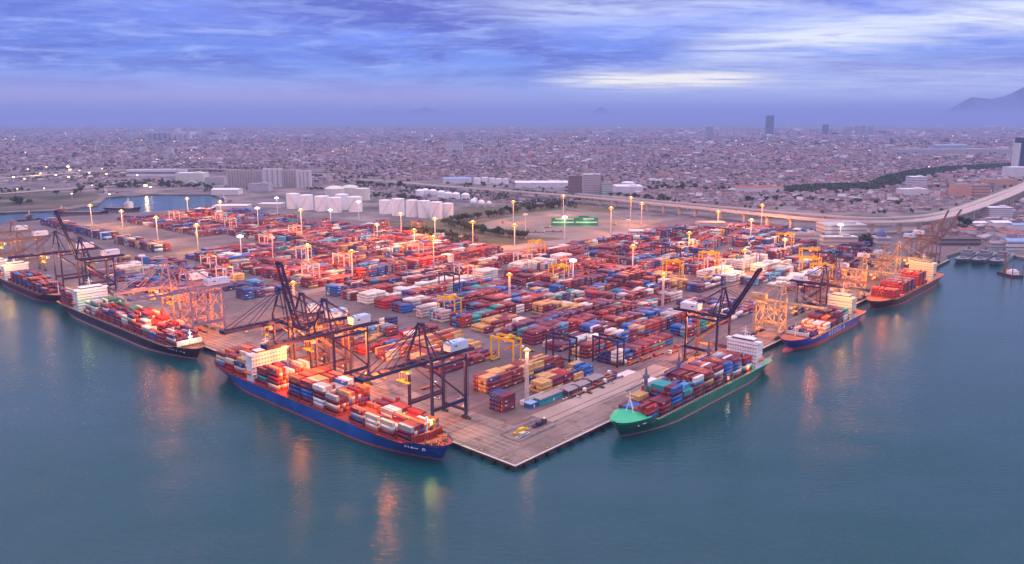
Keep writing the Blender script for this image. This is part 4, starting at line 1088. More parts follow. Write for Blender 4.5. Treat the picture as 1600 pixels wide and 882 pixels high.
    for s in (-1, 1): MB().box((hx + hl * k * 0.2, s * (hw * k / 2 + 0.03), hz_ + 5.2 * k), (2.4, 0.1, 0.9)).obj('vent', m_dark, hs)
    tx_ = 14.0 * k if boom < 0.3 else -12.0 * k
    tr = MB().box((tx_, 0, hz_ - 1.9 * k), (5.5 * k, 7.4 * k, 1.0)).obj('trolley', m_yel, r)
    MB().box((tx_ - 4.5 * k, 0, hz_ - 4.3 * k), (2.6, 2.6, 2.6)).obj('operator_cab', m_white, tr)
    sp = MB()
    for sx in (-1, 1):
        for sy in (-1, 1): sp.beam((tx_ + sx * 1.2, sy * 2.5, hz_ - 2.3 * k), (tx_ + sx * 0.8, sy * 3.0, hz_ - 9 * k), 0.10)
    sp.box((tx_, 0, hz_ - 9.4 * k), (1.6, 12.0, 0.8)).box((tx_, 0, hz_ - 8.4 * k), (2.0, 3.2, 1.3))
    sp.obj('spreader', m_yel, tr)
    rl = MB().lathe([(0.6, -0.6), (2.0, -0.6), (2.0, 0.6), (0.6, 0.6)], 14).obj('cable_reel', m_white, r); rl.location = (-g - 1.3, w / 2 - 3, 6.5 * k); rl.rotation_euler = (0, R(90), 0)
    spots = [(-6, 1), (-g + 5, 1)] + ([(16, 1), (32, 1)] if boom < 0.3 else [])
    for x, _ in spots:
        for s in (-1, 1): MB().box((x * k if x > 0 else x, s * 4.1 * k, hz_ - 1.8 * k), (1.6, 0.8, 0.7)).obj('floodlight', em_or if lights else em_off, r)
    if lights:
        for (x, y, z, pw, cc) in lights:
            v = Matrix.Translation(loc) @ Matrix.Rotation(rz, 4, 'Z') @ Vector((x, y, z))
            lamp('crane_floodlight', v, pw * 4.4, (1.0, 0.22, 0.02) if cc == ORANGE else cc, 0.6)
    return r
RL = ANG + R(180)      # over the left-hand quay water lies at -a
RR = ANG - R(90)       # over the right-hand quay water lies at -b
Lq = lambda b, *a, **k: sts(W(4, b, ZG + 0.1), RL, *a, **k)
Rq = lambda a, *p, **k: sts(W(a, 4, ZG + 0.1), RR, *p, **k)
Lq(86, 'dark indigo gantry crane nearest the quay corner, boom lowered over the blue ship', m_crane, m_house, lights=[(30, 0, 40, 16000, ORANGE), (-14, 0, 36, 9000, ORANGE)])
Lq(191, 'dark indigo gantry crane with lowered boom across the blue ship\'s white house', m_crane, m_house, lights=[(32, 11, 36, 17000, ORANGE), (-15, 0, 34, 50000, ORANGE), (-12, 6, 18, 20000, ORANGE)])
Lq(220, 'dark indigo gantry crane with boom raised steeply behind the blue ship\'s house', m_crane, m_house, boom=R(76), out=52, lights=[(-14, 0, 30, 60000, ORANGE)])
Lq(248, 'dark gantry crane with low boom just beyond the raised one at the blue ship\'s stern', m_crane, m_house, lights=[(-16, 0, 28, 30000, ORANGE)])
Lq(408, 'lilac lattice gantry crane lit orange below, beside the black ship\'s bow', m_lilac, m_house, lattice=True, hl=22, lights=[(20, 0, 40, 40000, ORANGE), (-14, 0, 32, 10000, ORANGE), (-22, 0, 13, 13000, ORANGE)])
Lq(444, 'lilac lattice gantry crane over the middle of the black ship, next to its twin', m_lilac, m_houseW, lattice=True, lights=[(24, 0, 40, 12000, ORANGE), (-14, 0, 30, 9000, ORANGE)])
Lq(652, 'dark gantry crane with tall raised boom between the black and purple ships', m_crane, m_houseW, boom=R(74), out=58, hl=18, lights=[(-14, 0, 32, 22000, ORANGE)])
Lq(726, 'dark gantry crane inland of the purple ship, beyond the tall raised boom', m_crane, m_houseW, hl=18, lights=[(18, 0, 38, 22000, WARM), (-14, 0, 34, 18000, WARM)])
Lq(880, 'dark gantry crane at the far left, boom lowered, near the white ship house', m_brown, m_houseW, hl=18, lights=[(20, 0, 38, 14000, (1.0, 0.50, 0.10))])
Lq(960, 'dark gantry crane farthest along the left quay at the photo edge', m_brown, m_houseW, hl=18)
Rq(257, 'indigo gantry crane with raised boom and white machinery house behind the green ship', m_crane, m_houseW, k=0.93, boom=R(60), out=52, hl=17, hw=9, back=20, lights=[(-18, 0, 34, 26000, ORANGE), (-22, 4, 12, 9000, ORANGE)])
Rq(372, 'cream lattice gantry crane with spread stays over the lettered blue ship', m_cream, m_cream, k=0.74, lattice=True, out=48, hl=20, lights=[(-10, 0, 26, 12000, ORANGE), (30, 0, 30, 14000, ORANGE)])
Rq(470, 'slim dark gantry crane with lowered boom behind the lettered ship\'s cream house', m_crane, m_houseW, k=0.78, out=50, lights=[(20, 0, 32, 16000, ORANGE)])
Rq(505, 'brown gantry crane with pale blue house between the two farther ships', m_brown, m_house, k=0.78, out=46, lights=[(20, 0, 32, 14000, ORANGE)])
Rq(585, 'cream gantry crane over the orange-lit bow of the farthest ship', m_cream, m_houseW, k=0.74, lattice=True, out=46, lights=[(24, 0, 28, 20000, ORANGE), (-6, 0, 26, 14000, ORANGE)])
Rq(655, 'brown gantry crane with half-raised boom amid the farthest red-stacked ship', m_brown, m_houseW, k=0.78, boom=R(52), out=46, lights=[(20, 0, 32, 9000, WARM)])
Rq(706, 'cream gantry crane with lowered boom near the farthest ship\'s house', m_cream, m_house, k=0.74, lattice=True, lights=[(18, 0, 30, 9000, WARM)])
Rq(842, 'tall brown gantry crane with upright boom near the pier head', m_brown, m_house, k=0.86, boom=R(72), out=50)
Rq(884, 'brown gantry crane with upright boom, last one before the pier head', m_brown, m_houseW, k=0.86, boom=R(64), out=50)

# ================================================================ yard cranes
def rtg(m, m2, span=24.5, h=21.0, base=9.0):
    r = empty('yard_crane', (0, 0, 0))
    for sy in (0, 1):
        y = sy * span
        for sx in (-1, 1):
            MB().beam((sx * base / 2, y, 1.4), (sx * base / 2, y, h), 0.95, 1.05).obj('leg', m, r)
        MB().beam((-base / 2 - 0.5, y, 1.6), (base / 2 + 0.5, y, 1.6), 0.9, 1.0).obj('sill_beam', m, r)
        MB().beam((-base / 2 + 0.4, y, h - 3), (base / 2 - 0.4, y, h - 3), 0.6).obj('tie_beam', m, r)
        for sx in (-1, 1): MB().tube((sx * base / 2, y - 0.4, 0.8), (sx * base / 2, y + 0.4, 0.8), 0.8, n=12).obj('wheel', m_tyre, r)
    for sx in (-1, 1): MB().beam((sx * base / 2, -0.8, h + 0.8), (sx * base / 2, span + 0.8, h + 0.8), 1.1, 1.7).obj('girder', m, r)
    t = MB().box((0, span * 0.35, h + 2.1), (base + 1.4, 4.4, 1.0)).box((1, span * 0.35, h + 3.2), (4, 3.0, 1.6)).obj('trolley', m2, r)
    MB().box((0, span * 0.35 + 3.4, h - 1.4), (2.2, 2.2, 2.4)).obj('operator_cab', m_white, t)
    sp = MB().box((0, span * 0.35, h - 7.5), (12.0, 1.4, 0.7)).box((0, span * 0.35, h - 6.9), (3, 2, 0.8))
    for sx in (-1, 1):
        for sy in (-1, 1): sp.beam((sx * 2.0, span * 0.35 + sy * 1.2, h + 1.6), (sx * 2.0, span * 0.35 + sy * 0.8, h - 6.8), 0.09)
    sp.obj('spreader', m_org, t)
    MB().box((base / 2 + 1.2, 0.2, 3.2), (1.6, 4.4, 2.2)).obj('power_pack', m_white, r)
    MB().box((base / 2 + .9, span * .5, h - .4), (.9, 2.2, .8)).obj('floodlight', em_or, r)
    return r
RT = {'yellow': rtg(m_yel, m_yel), 'lilac': rtg(m_lilac, m_dark), 'dark': rtg(m_crane, m_dark), 'white': rtg(mat('crane_pale', (0.56, 0.50, 0.50), 0.5), m_org), 'red': rtg(m_rust, m_dark)}
used = set()
def put_rtg(kind, a, b, label):
    b -= 0.5
    r = RT[kind] if kind not in used else copy_tree(RT[kind])
    used.add(kind); r.location = W(a, b, ZG + 0.09); r.rotation_euler = (0, 0, ANG)
    if kind in ('white', 'red') or (kind == 'yellow' and a > 300): lamp('yard_crane_light', W(a - 1.5, b + 8, ZG + 17.5), 26000, (1.0, 0.24, 0.03), 0.3)
    tag(r, label, 'yard crane', 'rubber-tyred cranes straddling container stacks')
put_rtg('yellow', 143, 123.5 + 3, 'yellow yard crane nearest the quay corner, behind the near light mast')
put_rtg('yellow', 216, 271.0, 'yellow yard crane standing beside the single white container block')
put_rtg('yellow', 428, 300.5, 'yellow yard crane in mid-yard, left of a tall pale light mast')
put_rtg('yellow', 548, 212.0, 'yellow yard crane beside the orange mast near the white reefer stacks')
put_rtg('yellow', 640, 212.0, 'smaller-looking yellow yard crane behind the white reefer stacks')
put_rtg('yellow', 560, 448, 'yellow yard crane by the yard road below the green-roofed building')
put_rtg('yellow', 650, 64, 'yellow yard crane on the right, near the wharf sheds')
put_rtg('yellow', 690, 93.5, 'yellow yard crane on the right, behind its twin beside the dark cranes')
put_rtg('yellow', 760, 123, 'yellow yard crane farthest right among dark yard cranes')
put_rtg('yellow', 880, 210, 'yellow yard crane in front of the viaduct piers')
for a, b, kd, lab in [(199, 64, 'dark', 'dark yard crane at the quay end of the blue stack near the green ship'), (176, 95, 'dark', 'dark yard crane behind the near light mast, between two stacks'), (322, 479, 'lilac', 'lilac yard crane straddling the stack along the yard road'),
                      (345, 419.5, 'lilac', 'lilac yard crane behind the white reefer stacks'), (300, 360.0, 'dark', 'dark yard crane in mid-yard with lit cab, left of the orange mast'), (352, 389.0, 'white', 'pale yard crane right of the white reefer stacks'),
                      (462, 389, 'white', 'pale yard crane near the middle masts'), (470, 330, 'white', 'pale yard crane with orange trolley in central yard'), (585, 389, 'lilac', 'lilac yard crane in the red stacks right of the road'),
                      (660, 300, 'dark', 'dark yard crane with white lamps in the far central yard'), (640, 270, 'dark', 'second dark yard crane beside the one with white lamps'), (600, 182, 'white', 'pale yard crane among white reefer boxes on the right'),
                      (700, 182, 'lilac', 'lilac yard crane behind the white reefer boxes'), (790, 270, 'lilac', 'lilac yard crane in the dark stacks before the viaduct'), (820, 360, 'dark', 'dark yard crane in the far stacks below the viaduct'),
                      (720, 64, 'dark', 'dark yard crane by the right-hand sheds, first of a row'), (742, 93.5, 'dark', 'dark yard crane by the right-hand sheds, second of a row'), (800, 64, 'dark', 'dark yard crane by the right-hand sheds, third of a row'), (830, 93.5, 'dark', 'dark yard crane by the right-hand sheds, last of a row'),
                      (150, 598, 'white', 'pale yard crane with orange trolley behind the lilac quay cranes'), (175, 686, 'white', 'pale yard crane left of the first one behind the lilac quay cranes'), (232, 538, 'white', 'pale yard crane at the road end of the left terminal'),
                      (300, 568, 'white', 'pale yard crane below the bright orange mast in the left terminal'), (395, 598, 'lilac', 'lilac yard crane behind the orange mast in the left terminal'), (430, 568, 'white', 'pale yard crane at the right of the red stacks'),
                      (465, 686, 'lilac', 'lilac yard crane in the middle of the red stacks'), (300, 656, 'white', 'pale yard crane left of the lit masts in the red stacks'), (330, 804, 'white', 'pale yard crane by the sandy open ground'), (420, 863, 'white', 'pale yard crane in the far left red stacks'),
                      (430, 951, 'red', 'rust-red yard crane near the storage tanks'), (560, 804, 'red', 'rust-red yard crane in front of the white tanks'), (590, 745, 'red', 'rust-red yard crane nearest the white tanks'), (500, 892, 'red', 'rust-red yard crane left of the white tanks'),
                      (400, 1040, 'white', 'pale yard crane in the orange-lit far left stacks'), (430, 1130, 'white', 'pale yard crane near the inner basin'), (380, 1218, 'white', 'pale yard crane at the far left edge of the lit stacks'), (460, 1246, 'red', 'rust-red yard crane beside the inner basin quay')]:
    put_rtg(kd, a, b, lab)

# ================================================================ light masts
def place_word(px, py):
    if px < 420: return 'left terminal'
    if px < 700: return 'red container yard'
    if py < 392 and px < 1010: return 'open ground by the gate'
    if px < 900: return 'near yard'
    return 'right-hand yard'
cnt = {}
m_mast = mat('mast_grey', (0.52, 0.49, 0.50), 0.5, noise=0.06)
order = sorted(MASTS, key=lambda t: -t[2])
for px, py0, py1, kd in order:
    g = ground(px, py1); h = height_to(g, py0) - ZG
    h = max(24, min(46, h)); near_ = py1 > 600
    word = {'o': 'orange-lit', 'w': 'warm-lit', 'c': 'white-lit', 'u': 'unlit'}[kd]
    zn = place_word(px, py1); cnt[(word, zn)] = cnt.get((word, zn), 0) + 1
    lab = f"{word} floodlight mast in the {zn}, {ORD[cnt[(word, zn)] - 1]} from the waterfront"
    if near_: lab = 'tall pale lattice floodlight mast by the blue cabin near the quay corner'
    r = empty('floodlight_mast', (g.x, g.y, ZG), ANG); tag(r, lab, 'light mast', 'yard floodlight masts')
    po = MB(); rr = 0.95; q_ = 0.55 if near_ else 0.75 if py1 > 470 else 1.0
    if near_ or py1 > 470:
        for x, y in ((-1, -1), (1, -1), (1, 1), (-1, 1)): po.beam((x * rr, y * rr, 0), (x * rr * 0.75, y * rr * 0.75, h), 0.35)
        nz_ = int(h / 2.4)
        for q in range(nz_):
            z0, z1 = q * h / nz_, (q + 1) * h / nz_
            for (x, y), (x2, y2) in (((-1, -1), (1, -1)), ((1, -1), (1, 1)), ((1, 1), (-1, 1)), ((-1, 1), (-1, -1))):
                po.beam((x * rr * .95, y * rr * .95, z0), (x2 * rr * .95, y2 * rr * .95, z1), 0.22); po.beam((x * rr * .95, y * rr * .95, z1), (x2 * rr * .95, y2 * rr * .95, z1), 0.2)
    else:
        po.tube((0, 0, 0), (0, 0, h), 1.0, 0.6, n=10)
    po.obj('pole', m_mast, r)
    MB().box((0, 0, 0.5), (4.0, 4.0, 1.2)).obj('footing', m_conc, r)
    hd = MB().lathe([(0.9, h - 0.4), (2.7, h - 0.2), (2.7, h + 0.3), (0.9, h + 0.5)], 14).obj('lamp_ring', m_mast, r)
    em = {'o': em_or, 'w': em_warm, 'c': em_cool, 'u': em_off}[kd]
    MB().lathe([(2.2 * q_, h - 1.0 * q_), (4.3 * q_, h - 0.7 * q_), (4.5 * q_, h + 1.2 * q_), (2.2 * q_, h + 2.3 * q_)], 18).obj('floodlight_glow_ring', em, hd)  # oversized ring; on lit masts its emission stands in for lamp glare
    if kd != 'u': MB().lathe([(0.01, h - 1.6 * q_), (1.4 * q_, h - 1.2 * q_), (2.1 * q_, h - 0.2 * q_), (2.1 * q_, h + 0.8 * q_), (1.5 * q_, h + 2.7 * q_), (0.01, h + 3.2 * q_)], 14).obj('lamp_core', {'o': em_core, 'w': em_wcore, 'c': em_cool}[kd], hd)
    if kd != 'u':
        lamp('mast_floodlight', (g.x, g.y - 2.4, ZG + h - 1.9), {'o': 300000, 'w': 190000, 'c': 16000}[kd] * (0.07 if near_ else 0.2 if py1 > 470 else 0.5 if zn == 'open ground by the gate' else 1), {'o': ORANGE, 'w': WARM, 'c': COOL}[kd], 0.5)
# ================================================================ elevated road
m_deck = mat('viaduct_concrete', (0.42, 0.35, 0.31), 0.85, noise=0.1, nscale=0.03, coords='Position')
m_pier = mat('pier_concrete', (0.56, 0.50, 0.46), 0.85, noise=0.12, nscale=0.1, coords='Position')
def smooth(pts, n):
    P_ = [pts[0]] + pts + [pts[-1]]; out = []
    for i in range(1, len(P_) - 2):
        for k in range(n):
            t = k / n; p0, p1, p2, p3 = P_[i - 1:i + 3]
            out.append(0.5 * ((2 * p1) + (-p0 + p2) * t + (2 * p0 - 5 * p1 + 4 * p2 - p3) * t * t + (-p0 + 3 * p1 - 3 * p2 + p3) * t ** 3))
    return out + [pts[-1]]
def viaduct(label, pts, w, pier_step, hd=1.8):
    pts = smooth(pts, 8)
    r = empty('elevated_road', (pts[0].x, pts[0].y, ZG)); base = Vector((pts[0].x, pts[0].y, ZG)); tag(r, label, 'viaduct')
    nrm = []
    for i in range(len(pts)):
        d = (pts[min(i + 1, len(pts) - 1)] - pts[max(i - 1, 0)]); nrm.append(Vector((-d.y, d.x, 0)).normalized())
    def strip(o0, o1, z0, z1):
        vs, fs = [], []
        for p, n in zip(pts, nrm):
            for o, z in ((o0, z0), (o1, z0), (o1, z1), (o0, z1)): vs.append(p + n * o + Vector((0, 0, z)) - base)
        for i in range(len(pts) - 1):
            for k in range(4): fs.append((i * 4 + k, i * 4 + (k + 1) % 4, i * 4 + 4 + (k + 1) % 4, i * 4 + 4 + k))
        fs += [(0, 1, 2, 3), tuple(len(vs) - 4 + k for k in (3, 2, 1, 0))]
        return MB().add(vs, fs)
    strip(-w / 2, w / 2, -hd, 0).obj('deck', m_deck, r)
    for s in (-1, 1): strip(s * w / 2 - 0.25, s * w / 2 + 0.25, -0.6, 1.2).obj('parapet', m_pier, r)
    strip(-0.3, 0.3, 0.004, 0.9).obj('median_barrier', m_pier, r)
    acc = 0; tm = MB()
    for i in range(1, len(pts)):
        acc += (pts[i] - pts[i - 1]).length
        if acc < pier_step: continue
        acc = 0; p = pts[i]; a = math.atan2(nrm[i].y, nrm[i].x)
        q = p - base
        MB().box((q.x, q.y, (p.z - hd - 2.5) / 2 - 1.5), (w * 0.30, 4.2, p.z - hd - 2.5 - ZG + 3), rz=a).prism([(q.x + c * w * 0.42 * math.cos(a) - s_ * 1.6 * math.sin(a), q.y + c * w * 0.42 * math.sin(a) + s_ * 1.6 * math.cos(a)) for c, s_ in ((-1, -1), (1, -1), (1, 1), (-1, 1))], p.z - hd - 2.2 - ZG, p.z - hd - 0.02 - ZG).obj('pier', m_pier, r)
    return pts
gz = lambda px, py, z: ground(px, py, z)
vp = viaduct('long elevated road on concrete piers curving between the port and the city', [gz(1640, 274, 26), gz(1600, 294, 26), gz(1555, 313, 26), gz(1500, 332, 26), gz(1450, 343, 25), gz(1400, 347, 24), gz(1340, 347, 23), gz(1270, 343, 22), gz(1200, 336, 22), gz(1100, 326, 21), gz(1000, 316, 20), gz(900, 307, 18), gz(800, 299, 15), gz(700, 292, 13), gz(620, 285, 12), gz(560, 281, 9)], 23, 42)
viaduct('second elevated road running behind the first along the edge of the city', [gz(1640, 268, 22), gz(1600, 288, 22), gz(1545, 309, 22), gz(1490, 328, 22), gz(1440, 338, 20), gz(1370, 341, 18), gz(1300, 338, 17), gz(1200, 330, 16), gz(1100, 321, 16), gz(1000, 312, 16), gz(900, 303, 15)], 14, 55)
viaduct('elevated road crossing the plain behind the silos on the left', [gz(520, 273, 12), gz(430, 268, 12), gz(300, 264, 12), gz(200, 266, 12), gz(120, 270, 12), gz(0, 279, 12)], 16, 90)
viaduct('low causeway beside the green field on the far left', [gz(270, 287, 6), gz(200, 290, 6), gz(100, 296, 6), gz(0, 303, 6), gz(-60, 306, 6)], 14, 120, 1.2)
for pts, w in (([(560, 300), (640, 305), (730, 312), (830, 317), (880, 322), (872, 330), (800, 336), (715, 350)], 8), ([(1010, 352), (960, 338), (900, 328), (870, 322), (905, 314), (960, 320)], 8), ([(1150, 352), (1250, 362), (1300, 362), (1400, 362), (1460, 352)], 20)):
    P2 = smooth([ground(x, y) for x, y in pts], 6); vs, fs = [], []
    for i, p in enumerate(P2):
        d = P2[min(i + 1, len(P2) - 1)] - P2[max(i - 1, 0)]; n = Vector((-d.y, d.x, 0)).normalized() * w / 2
        vs += [p + n + Vector((0, 0, .13)), p - n + Vector((0, 0, .13))]
    fs = [(2 * i, 2 * i + 1, 2 * i + 3, 2 * i + 2) for i in range(len(P2) - 1)]
    structure(MB().add(vs, fs).obj('access_road', m_road, fix=False))

# ================================================================ tanks and silos
m_tank = mat('tank_white', (0.74, 0.74, 0.76), 0.45, noise=0.05, nscale=0.05)
m_tank2 = mat('tank_cream', (0.62, 0.60, 0.52), 0.5, noise=0.06, nscale=0.05)
def tank(px, py, w_px, h_px, label, m=m_tank, dome=0.12, stair=True, grp='white storage tanks'):
    g = ground(px, py); dist = (Vector((g.x, g.y, H_CAM)) - Vector((0, 0, H_CAM))).length
    rad = w_px / 2 * math.hypot(dist, 190) / F_PX; h = height_to((g.x, g.y + rad * 0), py - h_px) - ZG
    o = empty('storage_tank', (g.x, g.y + rad, ZG)); tag(o, label, 'storage tank', grp)
    MB().lathe([(rad, 0), (rad, h * 0.33), (rad * 1.006, h * 0.335), (rad, h * 0.34), (rad, h * 0.66), (rad * 1.006, h * 0.665), (rad, h * 0.67), (rad, h), (rad * 1.012, h), (rad * 1.012, h + 0.3)], 40).obj('tank_wall', m, o)
    MB().lathe([(rad * 1.0, h + 0.15), (rad * 0.75, h + rad * dome * 0.5), (rad * 0.4, h + rad * dome * 0.85), (0.0, h + rad * dome)], 40).obj('tank_roof', m, o)
    if stair:
        s = MB(); t0 = R(-150) + (px % 7) * 0.1; sgn = 1 if int(px) % 2 else -1; n = 16
        for q in range(n):
            ta, tb = t0 + sgn * q * 0.085, t0 + sgn * (q + 1) * 0.085
            if sgn < 0: ta, tb = R(-40) - q * 0.085, R(-40) - (q + 1) * 0.085
            s.beam(((rad + .5) * math.cos(ta), (rad + .5) * math.sin(ta), h * q / n + 0.5), ((rad + .5) * math.cos(tb), (rad + .5) * math.sin(tb), h * (q + 1) / n + .5), 0.9, 0.5)
        s.obj('stairway', m_steel, o)
    return o
for k, (x, y, w, h) in enumerate([(601, 335, 19, 21), (621, 338, 20, 26), (643, 340, 19, 26), (662, 341, 19, 26), (681, 343, 19, 26), (699, 341, 18, 22)]):
    tank(x, y, w, h, f'white cylindrical tank with diagonal stair in the front right row, {ORD[k]} counted from the left')
for k, (x, y, w, h) in enumerate([(456, 327, 20, 23), (477, 329, 20, 23), (501, 331, 22, 23), (522, 333, 20, 23), (533, 329, 20, 24), (553, 332, 22, 23)]):
    tank(x, y, w, h, f'white tank of the left group behind the red stacks, {ORD[k]} counted from the left')
for k, (x, y, w, h, d) in enumerate([(520, 312, 30, 16, .3), (545, 309, 26, 15, .3), (564, 314, 24, 18, .1)]):
    tank(x, y, w, h, f'broad cream tank at the back of the left group, {ORD[k]} counted from the left', m_tank2, d, False)
for k, (x, y, w, h) in enumerate([(655, 306, 13, 7), (664, 305, 13, 7), (676, 305, 13, 6), (689, 309, 13, 8), (700, 311, 13, 8), (712, 312, 13, 8), (727, 313, 13, 8), (742, 317, 8, 6)]):
    tank(x, y, w, h, f'small domed tank in the back row near the road, {ORD[k]} counted from the left', m_tank, .45, False)
for k, (x, y, rp) in enumerate([(739, 323, 5.0), (752, 325, 5.4), (764, 324, 4.0)]):
    g = ground(x, y); dist = math.hypot(g.x, g.y); rad = rp * dist / F_PX
    o = empty('gas_sphere', (g.x, g.y + rad, ZG)); tag(o, f'white spherical gas tank on legs beside the field, {ORD[k]} counted from the left', 'gas tank', 'spherical gas tanks')
    MB().lathe([(rad * math.sin(math.pi * j / 14) + 1e-3, rad + 2 - rad * math.cos(math.pi * j / 14)) for j in range(15)], 24).obj('sphere', m_tank, o)
    for q in range(8): t = q * math.pi / 4; MB().tube((rad * .97 * math.cos(t), rad * .97 * math.sin(t), 0), (rad * .97 * math.cos(t), rad * .97 * math.sin(t), rad + 2), 0.35, n=6).obj('leg', m_steel, o)
for k, (x, y, w, h) in enumerate([(745, 288, 11, 9), (757, 287, 10, 9), (768, 287, 10, 8), (779, 289, 11, 9), (790, 288, 9, 8), (982, 297, 20, 11)]):
    tank(x, y, w, h, f'white tank beyond the viaduct near the pale warehouses, {ORD[k]} counted from the left', m_tank, .15, False, 'white tanks beyond the viaduct')
m_silo = mat('silo_concrete', (0.42, 0.37, 0.36), 0.8, noise=0.1, nscale=0.05, coords='Position')
m_silo2 = mat('silo_pale', (0.56, 0.53, 0.53), 0.8, noise=0.08, nscale=0.05, coords='Position')
def silo_row(x0, x1, y, top, n, label, m):
    gs = [ground(x0 + (x1 - x0) * k / (n - 1), y) for k in range(n)]
    o = empty('grain_silo', gs[0].to_2d().to_3d() + Vector((0, 0, ZG))); tag(o, label, 'grain silo', 'grain silo blocks')
    h = height_to(gs[0], top) - ZG; rad = (gs[1] - gs[0]).length * 0.5
    b = o.location
    for g in gs:
        q = g - b; MB().tube((q.x, q.y + rad, 0), (q.x, q.y + rad, h), rad * 1.01, n=14).obj('silo_tube', m, o)
    e = gs[-1] - b
    MB().box((e.x / 2, e.y / 2 + rad, h + 2.2), (e.x + rad * 1.5, rad * 1.2, 4.4)).obj('conveyor_gallery', m, o)
silo_row(357, 409, 292, 268, 13, 'long row of brown-grey concrete grain silos left of the tanks', m_silo)
silo_row(414, 438, 293, 266, 4, 'thick pale grain silos in the middle of the silo group', m_silo2)
silo_row(443, 463, 293, 268, 6, 'slim brown grain silos right of the thick pale ones', m_silo)
silo_row(466, 484, 295, 269, 4, 'pale grain silos at the right end of the silo group', m_silo2)

# ================================================================ buildings
m_bw = mat('plaster_white', (0.66, 0.63, 0.62), 0.8, noise=0.08, nscale=0.05, coords='Position')
m_bg = mat('plaster_grey', (0.42, 0.40, 0.42), 0.8, noise=0.08, nscale=0.05, coords='Position')
m_bb = mat('brick_brown', (0.24, 0.13, 0.10), 0.8, noise=0.1, nscale=0.05, coords='Position')
m_bp = mat('plaster_peach', (0.60, 0.34, 0.24), 0.8, noise=0.08, nscale=0.05, coords='Position')
m_bgr = mat('cladding_green', (0.04, 0.24, 0.13), 0.6)
m_bt = mat('cladding_teal', (0.03, 0.30, 0.36), 0.6, noise=0.1)
m_bd = mat('cladding_dark', (0.07, 0.08, 0.12), 0.4)
m_rw = mat('roof_pale', (0.66, 0.66, 0.70), 0.6, noise=0.08, nscale=0.05, coords='Position')
m_rb = mat('roof_blue', (0.20, 0.32, 0.52), 0.6, noise=0.08)
m_rr = mat('roof_red', (0.32, 0.09, 0.07), 0.75, noise=0.12, nscale=0.1, coords='Position')
m_rg = mat('roof_grey', (0.25, 0.22, 0.23), 0.8, noise=0.12, nscale=0.1, coords='Position')
m_rk = mat('roof_dark', (0.11, 0.085, 0.085), 0.85, noise=0.12, nscale=0.1, coords='Position')
def building(px0, px1, base, top, label, mw, mr=None, depth=None, floors=None, name='building', roof='flat', win=m_glass2, rz=0.0, grp=None, cols=None):
    g0, g1 = ground(px0, base), ground(px1, base)
    w = (g1 - g0).length; c = (g0 + g1) / 2; h = max(3.0, height_to(c, top) - ZG)
    dp = depth or w * 0.6; c = c + Vector((0, dp / 2, 0))
    o = empty(name, (c.x, c.y, ZG), rz); tag(o, label, 'building', grp)
    hw = h * 0.8 if roof == 'gable' else h
    MB().box((0, 0, hw / 2), (w, dp, hw)).obj('wall', mw, o)
    if roof == 'gable':
        MB().add([(-w / 2 - .6, -dp / 2 - .8, hw - .2), (w / 2 + .6, -dp / 2 - .8, hw - .2), (w / 2 + .6, dp / 2 + .8, hw - .2), (-w / 2 - .6, dp / 2 + .8, hw - .2), (-w / 2 - .6, 0, h), (w / 2 + .6, 0, h)], [(0, 1, 5, 4), (2, 3, 4, 5), (0, 4, 3), (1, 2, 5), (0, 3, 2, 1)]).obj('roof', mr or m_rw, o)
    else:
        MB().box((0, 0, h + 0.25), (w + 0.8, dp + 0.8, 0.5)).obj('roof', mr or m_rg, o)
        MB().box((w * 0.2, 0, h + 2.0), (w * 0.22, dp * 0.4, 3.0)).obj('stair_tower', mw, o) if h > 14 else None
    if floors:
        for f in range(min(floors, 24)):
            z = (f + 0.55) * hw / floors
            MB().box((0, 0, z), (w + 0.14, dp + 0.14, hw / floors * 0.34)).obj('window_band', win, o)
    return o
building(888, 909, 302, 275, 'brown apartment block beside the viaduct, left of the gridded white one', m_bb, floors=12, depth=22)
building(911, 938, 308, 273, 'pale gridded apartment block standing in front of the viaduct', m_bg, m_rw, floors=13, depth=24)
building(940, 957, 309, 287, 'low greenish office right of the gridded apartment block', mat('plaster_mint', (0.40, 0.50, 0.46), 0.8), floors=6, depth=26)
building(692, 735, 287, 278, 'warehouse with pale blue roof beyond the viaduct', m_bw, m_rb, roof='gable', depth=60, name='warehouse')
building(805, 888, 294, 284, 'long pale warehouse row left of the apartment blocks', m_bw, m_rw, roof='gable', depth=70, name='warehouse')
building(962, 1005, 303, 292, 'white factory hall with tank on top, right of the apartments', m_bw, m_rw, depth=70, name='factory')
building(1150, 1225, 300, 292, 'long building with dark red roofs in the middle of the houses', m_bw, m_rr, roof='gable', depth=50)
building(1288, 1352, 381, 352, 'white stepped office with banded floors under the viaduct on the right', m_bg, m_bg, floors=5, depth=40, name='office', cols=2)
building(1286, 1340, 388, 371, 'low white annex in front of the stepped office', m_bg, m_bg, floors=3, depth=18, name='office', cols=2)
building(1240, 1284, 382, 366, 'grey two-storey customs shed left of the stepped office', m_bg, m_rg, floors=2, depth=24)
do = building(1370, 1392, 387, 372, 'round-roofed hall with a blue dome near the wharf cranes', m_bg, m_bg, depth=24, floors=2, name='hall')
MB().lathe([(8.0, 15.5), (7.9, 17.5), (7.2, 20.5), (5.6, 23.3), (3.0, 25.5), (.8, 27), (0.15, 29)], 20).obj('dome', mat('dome_blue', (0.08, 0.11, 0.26), 0.5), do)
building(1491, 1517, 309, 289, 'peach block with blank face beside the viaduct on the right', m_bp, m_rg, depth=30)
building(1522, 1546, 308, 290, 'second peach block, right of the blank-faced one', m_bp, m_rg, depth=30, floors=4)
building(1543, 1590, 290, 281, 'long peach building behind the two peach blocks', m_bp, m_rg, depth=40)
